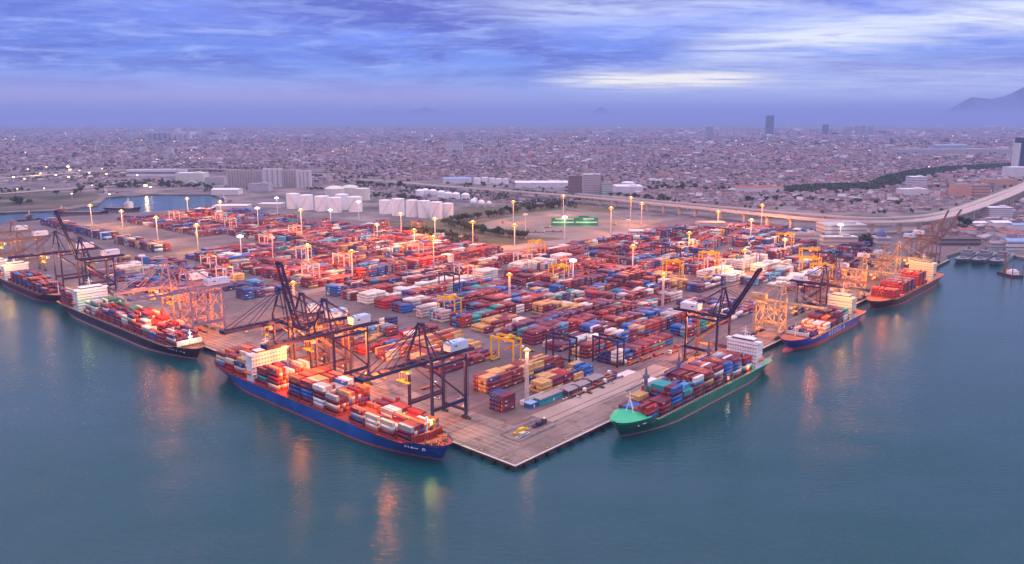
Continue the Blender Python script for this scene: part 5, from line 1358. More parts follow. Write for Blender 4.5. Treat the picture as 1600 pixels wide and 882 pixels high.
building(1424, 1448, 292, 277, 'white modern office with stepped floors inland of the peach blocks', m_bw, m_rw, depth=40, floors=4, name='office')
building(1408, 1450, 305, 296, 'long low white building in front of the modern office', m_bw, m_rw, depth=30)
building(1545, 1582, 341, 325, 'white five-storey flats under the curve of the viaduct', m_bw, m_rw, depth=26, floors=5)
to_ = building(1590, 1640, 268, 215, 'tall dark glass tower with white edge at the right side', m_bd, m_rw, depth=40, floors=22, name='tower', win=mat('tower_glass', (0.02, 0.05, 0.12), 0.15))
MB().box((-(ground(1640, 268) - ground(1590, 268)).length / 2 - 1.5, 0, 52), (4, 42, 112)).obj('white_fin', m_bw, to_)
building(1578, 1640, 277, 262, 'pale podium building at the foot of the glass tower', m_bw, m_rw, depth=50)
building(1408, 1590, 240, 234, 'very long white factory roof far off on the right', m_bg, m_rg, depth=160, name='factory')
building(1462, 1515, 233, 226, 'pale blue hall behind the long white factory', m_bg, m_rb, depth=120, name='factory', roof='gable')
for x0, x1, b, t, lab, mm, fl in [(1197, 1208, 211, 181, 'dark tower standing alone on the far plain', m_bd, 14), (1286, 1294, 211, 195, 'dark mid-rise right of the lone tower on the plain', m_bd, 8), (1102, 1114, 218, 199, 'grey slab tower left of the lone dark tower', m_bg, 12), (1125, 1134, 214, 201, 'pale slab beside the grey tower, first of a cluster', m_bw, 7), (1137, 1145, 213, 200, 'pale slab in the cluster, second one', m_bw, 7), (1148, 1156, 213, 200, 'pale slab in the cluster, third one', m_bw, 7), (1160, 1166, 213, 201, 'pale slab at the right of the cluster', m_bw, 7),
                                  (714, 728, 222, 208, 'grey tower block standing alone on the central plain', m_bg, 9), (697, 722, 236, 222, 'pale flats in front of the lone central block', m_bw, 7), (589, 598, 211, 200, 'thin pale tower far off left of centre', m_bw, 6), (1088, 1097, 240, 227, 'small pale tower among houses below the grey slab', m_bw, 6), (259, 270, 243, 232, 'pale block on the left plain below the slab row', m_bw, 6),
                                  (1322, 1330, 213, 199, 'hazy pale high-rise, first of the far right group', m_bg, 8), (1336, 1343, 213, 198, 'hazy pale high-rise, second of the far right group', m_bg, 8), (1346, 1352, 213, 197, 'hazy pale high-rise, third of the far right group', m_bg, 8), (1357, 1364, 212, 199, 'hazy pale high-rise, last of the far right group', m_bg, 8), (325, 350, 220, 213, 'white industrial block right of the slab row', m_bw, 3)]:
    building(x0, x1, b, t, lab, mm, floors=fl, name='tower_block')
for k in range(9):
    building(227 + 8 * k, 233 + 8 * k, 219, 208, f'pale apartment slab in the row on the left plain, {ORD[k]} counted from the left', m_bg if k < 5 else m_bw, m_rw, floors=8, depth=60, name='tower_block', grp='slabs on the left plain')
building(275, 318, 285, 271, 'beige windowless warehouse by the inner basin, left of the silos', m_tank2, m_rw, depth=50, name='warehouse')
building(320, 350, 289, 278, 'grey works building between the beige warehouse and the silos', m_bg, m_rg, depth=40)
building(198, 290, 276, 266, 'long white jetty shed across the inner basin', m_bw, m_rw, depth=24, floors=1, name='warehouse')
building(305, 327, 338, 327, 'dark purple shed at the back of the left terminal', mat('cladding_plum', (0.09, 0.04, 0.12), 0.6), m_rw, depth=40, name='shed')
building(333, 386, 332, 322, 'long grey warehouse right of the dark purple shed', m_bg, m_rw, depth=36, name='warehouse')
building(404, 440, 326, 319, 'long shed with white roof in front of the tanks', m_bg, m_rw, depth=30, name='warehouse')
building(388, 420, 300, 288, 'plant building between silos and tanks', m_bg, m_rg, depth=40)
building(330, 372, 305, 295, 'pale shed on the far bank of the basin', m_bw, m_rw, depth=40, roof='gable', name='shed')
gb = building(862, 934, 353, 341, 'green gate building with lit signboard on the open ground', m_bgr, m_bgr, depth=18, name='gate_building')
gw = (ground(934, 353) - ground(862, 353)).length
for x_, w_ in ((-.22, .40), (.30, .24)): MB().box((gw * x_, -9.4, 13), (gw * w_, .4, 1.8)).obj('signboard', m_white, gb)
for x_ in (-.25, .25): MB().box((gw * x_, -9.5, 6.5), (gw * .46, .5, 2.0)).obj('lit_canopy', lampmat('gate_light', (0.85, 1.0, 0.62), 0.7), gb)
for q in range(2): lamp('gate_lamp', gb.location + Vector((-gw * .25 + q * gw * .5, -16, 8)), 2500, (0.85, 1.0, 0.6), 0.5)
building(1092, 1135, 360, 349, 'open-sided grey inspection shed near the viaduct piers', m_bg, m_rg, depth=30, name='shed')
building(984, 1006, 372, 361, 'small white gate office by the yard road', m_bw, m_rw, depth=14, floors=2, name='office')
building(1468, 1532, 384, 374, 'long dark wharf shed with brown roof behind the naval ships', m_rk, m_rk, depth=34, name='shed', floors=1)
building(1548, 1573, 390, 378, 'grey two-storey dock office right of the wharf shed', m_bg, m_rg, depth=20, floors=2, roof='gable')
building(1574, 1612, 391, 374, 'dock office with blue roof at the right edge', m_bw, m_rb, depth=22, floors=2, roof='gable', win=m_glass2)
for k, (x0, x1, b, t, mr) in enumerate([(1515, 1548, 355, 347, m_rw), (1552, 1580, 357, 346, m_rw), (1583, 1610, 360, 350, m_rb), (1500, 1530, 366, 358, m_rr), (1535, 1562, 368, 360, m_rk), (1566, 1600, 371, 363, m_rr), (1497, 1515, 350, 343, m_rk)]):
    building(x0, x1, b, t, f'{["pale", "grey-white", "blue", "rust-red", "dark", "red-brown", "small dark"][k]} roofed workshop in the lanes behind the dock offices', m_bw, mr, depth=26, roof='gable', name='workshop')

# ================================================================ near ground: cabins, canopies, vehicles
def cabin(a, b, ln, dp, h, mw, mr, label, name='cabin'):
    o = empty(name, W(a, b, ZG + 0.08), ANG); tag(o, label, 'cabin')
    w_ = MB().box((0, 0, h / 2), (ln, dp, h)).obj('wall', mw, o)
    MB().box((0, 0, h + .15), (ln + .8, dp + .8, .3)).obj('roof', mr, o)
    for i in range(int(ln / 3)): MB().box((-ln / 2 + (i + .5) * ln / int(ln / 3), -dp / 2 - .03, h * .6), (1.2, .12, 1.0)).obj('window', m_glass, o)
    MB().box((ln * .1, -dp / 2 - .04, 1.05), (1.0, .12, 2.1)).obj('door', m_white, o)
    return o
cabin(98, 56.0, 25, 6.0, 4.6, m_bt, m_rg, 'long teal site office with grey roof beside the near light mast', 'site_office')
cabin(80, 57.5, 7, 6, 3.2, paint('blue'), m_rb, 'small blue cabin at the foot of the near light mast')
MB().box((0, 0, 1.4), (26, .4, 2.8)).obj('screen_wall', m_white)
sw = bpy.data.objects['screen_wall']; place(sw, W(92, 66.0, ZG), ANG); tag(sw, 'low white screen wall behind the near light mast', 'wall')
MB().box((0, 0, 1.4), (.4, 9, 2.8)).obj('screen_wall', m_white); sw = bpy.data.objects['screen_wall.001']; place(sw, W(78.8, 61.5, ZG), ANG); tag(sw, 'short white screen wall end next to the small blue cabin', 'wall')
for k, (a, b, ln, dp) in enumerate([(119, 53.5, 12, 8), (134, 54.5, 13, 9), (152, 56.0, 16, 10), (114, 59.5, 34, 3.4)]):
    o = empty('canopy', W(a, b, ZG + .08), ANG); tag(o, ['small grey canopy next to the teal site office', 'grey canopy in the middle of the truck park', 'largest grey canopy at the inland end of the truck park', 'long thin grey walkway roof beside the yellow-topped stack'][k], 'canopy', 'grey canopies in the truck park')
    MB().add([(-ln / 2, -dp / 2, 4.2), (ln / 2, -dp / 2, 4.2), (ln / 2, dp / 2, 4.2), (-ln / 2, dp / 2, 4.2), (-ln / 2, 0, 5.2), (ln / 2, 0, 5.2)], [(0, 1, 5, 4), (2, 3, 4, 5), (0, 4, 3), (1, 2, 5), (3, 2, 1, 0)]).obj('roof', m_rg, o)
    for sx in (-1, 1):
        for sy in (-1, 1): MB().box((sx * (ln / 2 - .5), sy * (dp / 2 - .5), 2.1), (.25, .25, 4.2)).obj('post', m_steel, o)
sl = structure(MB().box((0, 0, .06), (20, 8, .12)).obj('concrete_slab', mat('slab_white', (0.56, 0.54, 0.54), .8, noise=.15, nscale=.3))); place(sl, W(186, 50, ZG + .08), ANG)
def truck(mc, load=None, trailer=True):
    r = empty('truck', (0, 0, 0))
    cb = MB().box((5.6, 0, 1.95), (2.2, 2.4, 2.5)).box((4.0, 0, 1.0), (5.4, 1.1, .5)).add([(6.72, -1.1, 1.2), (6.72, 1.1, 1.2), (6.9, 1.1, .7), (6.9, -1.1, .7)], [(0, 1, 2, 3)]).obj('cab', mc, r)
    MB().box((6.72, 0, 2.5), (.08, 2.1, .9)).box((5.8, 1.21, 2.5), (1.2, .06, .8)).box((5.8, -1.21, 2.5), (1.2, .06, .8)).obj('window', m_glass, cb)
    if trailer:
        MB().box((-2.0, 0, 1.35), (12.6, 2.4, .3)).box((-2.0, .7, 1.0), (12.4, .2, .5)).box((-2.0, -.7, 1.0), (12.4, .2, .5)).obj('trailer', m_rust, r)
    for x in (5.7, 2.6, -5.2, -6.5) if trailer else (5.7, 2.8):
        for s in (-1, 1): MB().tube((x, s * .85, .52), (x, s * 1.2, .52), .52, n=12).obj('wheel', m_tyre, r)
    return r
tp = {'w': truck(m_white), 'o': truck(m_org), 'b': truck(paint('blue')), 'r': truck(paint('red'))}
tused = set()
for k, (kd, a, b, rz, lab) in enumerate([('w', 124, 47.5, 0, 'white flatbed truck parked nose inland beside the teal office'), ('r', 138, 48, 0, 'red-cabbed flatbed truck parked in front of the middle canopy'), ('w', 151, 48.4, 0, 'white flatbed truck parked before the largest canopy'), ('b', 165, 49.5, 0, 'blue-cabbed truck parked past the largest canopy'), ('r', 172, 53.5, 0, 'red-cabbed truck parked at the inland end of the truck park'), ('w', 170, 58, 0, 'white truck parked behind the red one at the truck park end'),
                                        ('o', 212, 60, 180, 'orange-cabbed truck with empty trailer at the orange-lit quay road'), ('o', 228, 58, 180, 'second orange truck following the first on the quay road'), ('r', 246, 57, 180, 'red-cabbed truck in the queue near the raised crane'), ('w', 262, 52, 180, 'white truck in the queue below the raised crane'), ('r', 280, 57, 180, 'red-cabbed truck last in the queue by the raised crane'),
                                        ('w', 15, 117, 90, 'white truck waiting under the nearest crane on the left quay'), ('r', 24, 128, 90, 'red flatbed truck on the left quay between two cranes'), ('o', 20, 192, 90, 'orange truck under the second crane on the left quay'), ('o', 27, 232, 90, 'orange truck under the raised crane on the left quay'), ('r', 18, 260, 90, 'red-cabbed truck beyond the raised crane on the left quay'),
                                        ('w', 60, 140, 0, 'white truck turning into the yard from the left quay'), ('o', 24, 420, 90, 'orange truck below the lilac lattice cranes'), ('w', 42, 640, 90, 'white truck on the quay below the tall raised boom'), ('b', 184, 110, 90, 'blue-cabbed truck on the cross road by the blue stack'), ('w', 183, 150, 90, 'white truck on the cross road in the near yard'), ('r', 184, 240, 90, 'red truck on the cross road beside the white block'),
                                        ('w', 360, 140, 90, 'white truck on the second cross road of the yard'), ('w', 300, 497, 0, 'white truck driving along the wide yard road'), ('r', 420, 495, 0, 'red truck driving along the wide yard road'), ('w', 540, 499, 180, 'white truck at the far end of the wide yard road')]):
    t = tp[kd] if kd not in tused else copy_tree(tp[kd]); tused.add(kd)
    t.location = W(a, b, ZG + .09); t.rotation_euler = (0, 0, ANG + R(rz)); tag(t, lab, 'truck', 'trucks in the port')
for k, (kd, px, py) in enumerate([('b', 832, 364), ('w', 846, 364), ('b', 859, 363), ('r', 872, 363), ('b', 775, 366), ('w', 856, 356), ('r', 786, 349), ('w', 960, 352)]):
    t = copy_tree(tp[kd]); g = ground(px, py); t.location = (g.x, g.y, ZG + .12); t.rotation_euler = (0, 0, R([5, 0, 8, 2, 170, 40, 100, 60][k]))
    tag(t, f"{ {'b': 'blue', 'w': 'white', 'r': 'red'}[kd]}-cabbed truck parked on the open gravel lot, {ORD[k]} of those scattered there", 'truck', 'trucks on the gravel lot')
def car(m):
    r = empty('parked_car', (0, 0, 0))
    MB().prism([(-2.2, .35), (2.2, .35), (2.2, .85), (1.2, .95), (-2.2, 1.0)], -.85, .85).obj('body', m, r).rotation_euler = (R(90), 0, 0)
    MB().prism([(-1.9, .98), (1.0, .95), (.4, 1.5), (-1.5, 1.5)], -.75, .75).obj('cabin', m_glass, r).rotation_euler = (R(90), 0, 0)
    for x in (-1.35, 1.35):
        for s in (-1, 1): MB().tube((x, s * .7, .32), (x, s * .9, .32), .32, n=10).obj('wheel', m_tyre, r)
    return r
cm = {'white': car(m_white), 'dark': car(m_bd), 'red': car(paint('red'))}; cu = set()
for k, (kd, a, b, lab) in enumerate([('white', 108, 49, 'white car parked by the door of the teal office'), ('white', 118, 43.5, 'white car at the quay-side edge of the truck park'), ('dark', 113, 47, 'dark car parked between the teal office and the small canopy'), ('red', 130, 43.2, 'red car beside the white flatbed trucks'), ('dark', 146, 43.6, 'dark car at the middle of the truck park edge'), ('white', 160, 44, 'white car at the inland end of the truck park edge'), ('white', 176, 46.5, 'white car parked next to the pale concrete slab'), ('white', 58, 106, 'white pickup-like car on the left apron under the nearest crane'), ('white', 47, 118, 'white car on the left apron behind the waiting truck')]):
    c = cm[kd] if kd not in cu else copy_tree(cm[kd]); cu.add(kd)
    c.location = W(a, b, ZG + .09); c.rotation_euler = (0, 0, ANG + R([4, 92, 178, 88, 95, 2, 90, 30, 120][k])); tag(c, lab, 'car', 'cars parked in the port')
# the fenced equipment bay on the corner apron
fo = empty('fence', W(46, 30, ZG + .08), ANG); tag(fo, 'low fence frame round the equipment bay on the corner apron', 'fence')
for p, q in (((-18, -8), (18, -8)), ((-18, 8), (18, 8)), ((-18, -8), (-18, 8))):
    MB().beam((*p, .6), (*q, .6), .35, 1.2).beam((*p, 1.6), (*q, 1.6), .15).obj('rail', m_conc, fo)
for x in range(-18, 19, 6):
    for y in (-8, 8): MB().box((x, y, 1.1), (.3, .3, 2.0)).obj('post', m_conc, fo)
for k, (a, b, m, lab) in enumerate([(41, 31.5, m_yel, 'yellow spreader frame lying in the equipment bay on the corner'), (57, 30, m_crane, 'dark blue spreader frame lying in the equipment bay'), (36, 26, m_steel, 'grey spreader frame lying across the near end of the equipment bay')]):
    o = empty('spreader_frame', W(a, b, ZG + .1), ANG + R([0, 0, 3][k])); tag(o, lab, 'spreader', 'spreader frames in the equipment bay')
    MB().box((0, -1, .9), (12, .5, .7)).box((0, 1, .9), (12, .5, .7)).box((-5.9, 0, .9), (.6, 2.4, .8)).box((5.9, 0, .9), (.6, 2.4, .8)).obj('frame', m, o)
    MB().box((0, 0, 1.9), (4.2, 2.8, 2.0)).box((2.6, 0, 1.4), (1.2, 1.4, 1.0)).obj('headblock', m, o)
ho_ = empty('hopper', W(63, 31, ZG + .1), ANG); tag(ho_, 'dark machine block at the inland end of the equipment bay', 'machine')
MB().box((0, 0, 1.4), (3, 2.6, 2.8)).obj('body', m_dark, ho_); MB().box((0.4, 0, 3.2), (1.4, 1.4, 0.9)).obj('lid', m_white, ho_)
# ================================================================ trees
m_bark = mat('bark', (0.09, 0.065, 0.05), 0.9)
m_leafs = [mat('leaves_dark', (0.030, 0.052, 0.026), 0.9, island=0.45), mat('leaves_mid', (0.048, 0.075, 0.03), 0.9, island=0.4), mat('leaves_olive', (0.085, 0.085, 0.032), 0.9, island=0.4)]
trg = np.random.default_rng(21)
def leaf_quads(centres, radii, n, size, rg):
    vs, fs = [], []
    for _ in range(n):
        k = rg.integers(len(centres)); d = rg.normal(0, 1, 3); d /= np.linalg.norm(d)
        p = np.array(centres[k]) + d * radii[k] * rg.uniform(0.55, 1.08)
        u = rg.normal(0, 1, 3); u /= np.linalg.norm(u); v = np.cross(d + 0.5 * rg.normal(0, 1, 3), u); v /= np.linalg.norm(v)
        s = size * rg.uniform(0.6, 1.3); o = len(vs)
        vs += [tuple(p + s * (a * u + b * v)) for a, b in ((-1, -.6), (1, -.6), (1.1, .6), (-.8, .8))]; fs.append((o, o + 1, o + 2, o + 3))
    return vs, fs
TP = []
for q in range(4):
    h = [9, 11, 8, 12][q]; rg = np.random.default_rng(60 + q)
    t = MB().tube((0, 0, -0.5), (0.2, 0.1, h * .55), 0.34, 0.2, n=7)
    cs, rs = [], []
    for k in range(7):
        a = k * 2.4 + q; rr = rg.uniform(1.2, 2.9); c = (rr * math.cos(a), rr * math.sin(a), h * rg.uniform(.5, .85)); cs.append(c); rs.append(rg.uniform(1.5, 2.4))
        t.tube((0.1, 0, h * .35), (c[0] * .8, c[1] * .8, c[2]), 0.14, 0.05, n=5)
    vs, fs = leaf_quads(cs, rs, 230, 0.62, rg)
    TP.append((t.mesh('trunk', m_bark), MB().add(vs, fs).mesh('crown', m_leafs[q % 3]), h))
tlist = []
def tline(pts, n, area, jit=6.0):
    P3 = [ground(x, y) for x, y in pts]
    for k in range(n):
        f = k / max(1, n - 1) * (len(P3) - 1); i = min(int(f), len(P3) - 2); p = P3[i].lerp(P3[i + 1], f - i)
        tlist.append((p.x + trg.normal(0, jit), p.y + trg.normal(0, jit), area))
tline([(700, 353), (735, 362), (770, 368), (820, 374)], 40, 'in the dark hedge line below the gravel lot', 5)
tline([(705, 348), (760, 341), (820, 331), (872, 324)], 44, 'in the hedge line above the gravel lot', 6)
tline([(640, 365), (690, 372), (735, 383)], 22, 'on the rough grass by the red stacks', 10)
tline([(1268, 372), (1296, 374)], 9, 'left of the stepped office', 6)
tline([(1338, 383), (1366, 383)], 14, 'between the stepped office and the blue dome', 7)
tline([(1008, 299), (1040, 297), (1075, 296), (1115, 298)], 18, 'behind the viaduct right of the white factory', 18)
tline([(960, 309), (1010, 312), (1060, 318)], 14, 'at the foot of the viaduct right of the apartments', 12)
tline([(545, 290), (575, 291), (610, 293)], 12, 'behind the left tank group by the road', 16)
tline([(575, 310), (620, 312), (650, 313)], 14, 'between the tank groups and the viaduct', 12)
tline([(10, 316), (45, 320)], 12, 'in the dark grove on the far left bank', 14)
tline([(100, 305), (160, 296), (225, 292)], 16, 'along the green field on the far left', 14)
tline([(240, 290), (290, 294), (330, 298)], 14, 'on the far bank of the inner basin', 12)
tline([(1160, 316), (1230, 312), (1300, 318), (1390, 322)], 22, 'among the houses behind the viaduct', 16)
tline([(1500, 352), (1518, 356)], 6, 'under the bend of the viaduct at the right', 6)
for x, y, area in tlist:
    q = trg.integers(4); tm, cm_, h = TP[q]; s = trg.uniform(.75, 1.35)
    o = empty('tree', (x, y, ZG + .05), trg.uniform(0, 6.28)); s *= 1.2; o.scale = (s * 1.35, s * 1.35, s)
    tag(o, f"{['dark green', 'mid-green', 'olive', 'tall dark green'][q]} broadleaf tree {area}", 'tree', f'trees {area}')
    link('trunk', tm, o); link('crown', cm_, o)

# ================================================================ the city: a plain of small houses
def ylim(x): return np.interp(x, [-400, 0, 200, 500, 560, 700, 850, 1000, 1150, 1300, 1400, 1480, 1525, 1600, 2000], [255, 262, 262, 262, 274, 285, 296, 308, 322, 331, 333, 326, 308, 283, 240])
park = [np.array([(1348, 291), (1380, 277), (1420, 268), (1475, 262), (1590, 256), (1590, 263), (1480, 270), (1440, 280), (1400, 290), (1380, 297)]), np.array([(1205, 296), (1260, 290), (1350, 288), (1375, 298), (1300, 302), (1215, 302)])]
def inpoly(P_, x, y):
    c = np.zeros(len(x), bool); n = len(P_)
    for i in range(n):
        (x1, y1), (x2, y2) = P_[i], P_[(i + 1) % n]
        k = ((y1 > y) != (y2 > y)); xi = (x2 - x1) * (y - y1) / ((y2 - y1) or 1e-9) + x1
        c ^= k & (x < xi)
    return c
def projv(x, y, z=3.0):
    zz_ = z - H_CAM; zc = y * _cp - zz_ * _sp; return 800 + F_PX * x / zc, 441 - F_PX * (y * _sp + zz_ * _cp) / zc
hrg = np.random.default_rng(3)
blds = [(o.location.x, o.location.y, max([c.dimensions.x for c in o.children] + [20]) * .6 + 14) for o in COL.objects if o.get('category') in ('building', 'storage tank', 'grain silo')]
rings = [(1150, 2300, 11.5, 14.0), (2300, 3600, 12.5, 20.0), (3600, 6000, 17, 34.0), (6000, 10000, 30, 74.0), (10000, 18000, 55, 170.0)]
HX, HY, HS, HD = [], [], [], []
for y0, y1, size, pitch in rings:
    xs = np.arange(-0.72 * y1 - 200, 0.72 * y1 + 200, pitch); ys = np.arange(y0, y1, pitch * 0.92)
    gx, gy = np.meshgrid(xs, ys); gx, gy = gx.ravel(), gy.ravel()
    # streets: rows turned by district
    dist_ = np.floor(gx / 420).astype(int) * 7 + np.floor(gy / 520).astype(int) * 13
    gx = gx + hrg.normal(0, pitch * .16, len(gx)); gy = gy + hrg.normal(0, pitch * .16, len(gy))
    px, py = projv(gx, gy)
    ok = (px > -60) & (px < 1660) & (py < ylim(px)) & (gy > 1150)
    th_ = (dist_ * 0.37) % 1.57; uu = gx * np.cos(th_) + gy * np.sin(th_); vv = -gx * np.sin(th_) + gy * np.cos(th_)
    st = np.maximum(10.0, pitch * .75); ok &= ((uu % (pitch * 5.3)) > st) & ((vv % (pitch * 8.7)) > st * 1.1)
    gap = np.sin(gx * .011 + 1.3 * np.sin(gy * .004)) * np.sin(gy * .013 + np.sin(gx * .005))
    ok &= (gap > -0.80) & (hrg.random(len(gx)) < np.where(px < 260, .66, .96) * (0.72 + 0.28 * ((dist_ * 7919) % 5 > 0)))
    for P_ in park: ok &= ~inpoly(P_, px, py)
    for bx, by, br in blds:
        ok &= (np.abs(gx - bx) > br) | (np.abs(gy - by) > br)
    for v in vp: ok &= ((gx - v.x) ** 2 + (gy - v.y) ** 2) > 42 ** 2
    HX.append(gx[ok]); HY.append(gy[ok]); HS.append(np.full(ok.sum(), size)); HD.append(dist_[ok])
# sheds and works on the flat ground round the inner basin
gx, gy = np.meshgrid(np.arange(-2600, -100, 30.0), np.arange(2050, 3700, 34.0)); gx, gy = gx.ravel() + hrg.normal(0, 9, gx.size), gy.ravel() + hrg.normal(0, 9, gy.size)
px, py = projv(gx, gy); fld = np.sin(gx * .006 + 2) * np.cos(gy * .008)
ok = (px > -40) & (px < 560) & (py > ylim(px)) & (py < np.interp(px, [0, 150, 240, 340, 400, 560], [296, 292, 290, 300, 294, 284])) & (fld > -.25) & (hrg.random(gx.size) < .5)
for bx, by, br in blds: ok &= (np.abs(gx - bx) > br) | (np.abs(gy - by) > br)
HX.append(gx[ok]); HY.append(gy[ok]); HS.append(np.full(ok.sum(), 18.0)); HD.append(np.ones(ok.sum(), int))
gx, gy = np.meshgrid(np.arange(-700, 200, 21.0), np.arange(1560, 2500, 24.0)); gx, gy = gx.ravel() + hrg.normal(0, 7, gx.size), gy.ravel() + hrg.normal(0, 7, gy.size)
px, py = projv(gx, gy)
ok = (px > 470) & (px < 880) & (py > ylim(px) + 9) & (py < np.interp(px, [470, 560, 640, 720, 780, 880], [294, 296, 314, 318, 321, 318])) & (hrg.random(gx.size) < .42)
for bx, by, br in blds: ok &= (np.abs(gx - bx) > br * .8) | (np.abs(gy - by) > br * .8)
for v in vp: ok &= ((gx - v.x) ** 2 + (gy - v.y) ** 2) > 30 ** 2
HX.append(gx[ok]); HY.append(gy[ok]); HS.append(np.full(ok.sum(), 13.0)); HD.append(np.ones(ok.sum(), int))
# the lanes behind the docks at the right
gx, gy = np.meshgrid(np.arange(560, 1500, 15.0), np.arange(1230, 2200, 14.5)); gx, gy = gx.ravel() + hrg.normal(0, 2.5, gx.size), gy.ravel() + hrg.normal(0, 2.5, gy.size)
px, py = projv(gx, gy)
ok = (px > 1462) & (px < 1640) & (py < 386) & (py > np.interp(px, [1460, 1500, 1560, 1600], [368, 345, 322, 303])) & (hrg.random(gx.size) < .8)
for bx, by, br in blds: ok &= (np.abs(gx - bx) > br * .8) | (np.abs(gy - by) > br * .8)
for v in vp: ok &= ((gx - v.x) ** 2 + (gy - v.y) ** 2) > 24 ** 2
HX.append(gx[ok]); HY.append(gy[ok]); HS.append(np.full(ok.sum(), 11.0)); HD.append(np.zeros(ok.sum(), int))
HX, HY, HS, HD = map(np.concatenate, (HX, HY, HS, HD))
n = len(HX); print('houses', n)
rot = (HD * 0.37) % 1.57 + hrg.normal(0, .06, n)
w = HS * hrg.uniform(.55, 1.05, n); d = HS * hrg.uniform(.6, 1.25, n); h = np.clip(hrg.gamma(6, .75, n), 2.6, 11) * np.where(HS > 15, 1.35, 1); big = hrg.random(n) < .02
w[big] *= 2.6; d[big] *= 1.8; h[big] *= 1.5
tall_ = hrg.random(n) < .006; h[tall_] = hrg.uniform(12, 30, tall_.sum()); rise_k = np.where(tall_, 0, 1)
rise = w * hrg.uniform(.12, .28, n) * (hrg.random(n) < .72)
rise *= rise_k
rm = hrg.choice(6, n, p=[.30, .20, .20, .16, .08, .06]); dd_ = (HD * 31) % 7; sw = hrg.random(n) < .45; rm = np.where(sw & (dd_ == 1), 1, np.where(sw & (dd_ == 3), 3, np.where(sw & (dd_ == 5), 2, rm))); rm[big & (hrg.random(n) < .6)] = 4; wm = hrg.choice([6, 7], n, p=[.6, .4])
m_rt = mat('roof_terracotta', (0.25, 0.105, 0.075), 0.85, noise=0.12, nscale=0.1, coords='Position', island=.3)
HM = [mat('roof_brown', (0.165, 0.115, 0.115), .85, island=.35), m_rt, mat('roof_ash', (0.235, 0.19, 0.205), .85, island=.35), mat('roof_soot', (0.08, 0.06, 0.065), .9, island=.3), mat('roof_white', (0.40, 0.37, 0.39), .7, island=.2), mat('roof_steel_blue', (0.16, 0.19, 0.27), .6, island=.3), mat('house_wall', (0.38, 0.29, 0.30), .85, island=.25), mat('house_wall_grey', (0.24, 0.185, 0.195), .85, island=.3)]
dist2 = HX ** 2 + HY ** 2
pxx, pyy = projv(HX, HY)
inview = (pxx > 5) & (pxx < 1595)
idx = np.argsort(np.where(inview, dist2 / np.maximum(w * d, 60), 1e18))[:300]
solo = np.zeros(n, bool); solo[idx] = True
RN = ['brown', 'terracotta', 'ash-grey', 'soot-dark', 'white', 'steel-blue']; WN = ['pale', 'grey']
def gable(w_, d_, h_, r_):
    hw, hd = w_ / 2, d_ / 2
    wall = MB().box((0, 0, h_ / 2), (w_, d_, h_))
    ro = MB()
    e = .35
    if r_ > .05: ro.add([(-hw - e, -hd - e, h_ + .02), (hw + e, -hd - e, h_ + .02), (hw + e, hd + e, h_ + .02), (-hw - e, hd + e, h_ + .02), (0, -hd - e, h_ + r_), (0, hd + e, h_ + r_)], [(1, 2, 5, 4), (3, 0, 4, 5), (0, 1, 4), (2, 3, 5), (3, 2, 1, 0)])
    else: ro.box((0, 0, h_ + .22), (w_ + .5, d_ + .5, .4)).box((w_ * .2, d_ * .1, h_ + .9), (w_ * .3, d_ * .3, 1.2))
    return wall, ro
for i in idx:
    wl_, ro = gable(w[i], d[i], h[i], rise[i])
    o = wl_.obj('house', HM[wm[i]], fix=False); place(o, (HX[i], HY[i], ZG), rot[i])
    right = pxx[i] > 1462 and pyy[i] > np.interp(pxx[i], [1460, 1600], [345, 300])
    sector = 'in the lanes behind the dock offices' if right else ('just behind the right half of the viaduct' if pxx[i] > 1180 else 'just behind the middle of the viaduct' if pxx[i] > 880 else 'behind the viaduct near the pale warehouses' if pxx[i] > 560 else 'on the left plain beyond the basin')
    sz = 'broad' if big[i] else ('tall' if h[i] > 6.5 else 'small')
    tag(o, f"{sz} house, {WN[wm[i] - 6]} walls, {RN[rm[i]]} {'pitched' if rise[i] > .05 else 'flat'} roof, {sector}", 'house', f'houses {sector}')
    ro.obj('roof', HM[rm[i]], o, fix=False)
k = np.where(~solo)[0]; m_ = len(k)
cs, sn = np.cos(rot[k]), np.sin(rot[k])
def pts_of(lx, ly, lz): return np.stack([HX[k] + lx * cs - ly * sn, HY[k] + lx * sn + ly * cs, ZG + lz], 1)
W2, D2, Hh, Rr = w[k] / 2, d[k] / 2, h[k], rise[k] + .3
Z0 = np.zeros(m_)
V10 = np.stack([pts_of(-W2, -D2, Z0), pts_of(W2, -D2, Z0), pts_of(W2, D2, Z0), pts_of(-W2, D2, Z0), pts_of(-W2, -D2, Hh), pts_of(W2, -D2, Hh), pts_of(W2, D2, Hh), pts_of(-W2, D2, Hh), pts_of(Z0 - W2 * .12, -D2 * .9, Hh + Rr), pts_of(Z0 + W2 * .12, -D2 * .9, Hh + Rr), pts_of(Z0 + W2 * .12, D2 * .9, Hh + Rr), pts_of(Z0 - W2 * .12, D2 * .9, Hh + Rr)], 1).reshape(-1, 3)
tmpl = np.array([(0, 1, 5, 4), (1, 2, 6, 5), (2, 3, 7, 6), (3, 0, 4, 7), (4, 5, 9, 8), (5, 6, 10, 9), (6, 7, 11, 10), (7, 4, 8, 11), (8, 9, 10, 11)])
F9 = (tmpl[None] + (np.arange(m_) * 12)[:, None, None]).reshape(-1, 4)
M9 = np.concatenate([np.repeat(wm[k][:, None], 4, 1), np.repeat(rm[k][:, None], 5, 1)], 1).ravel()
bulk_mesh('far_houses', V10, F9, M9, HM)
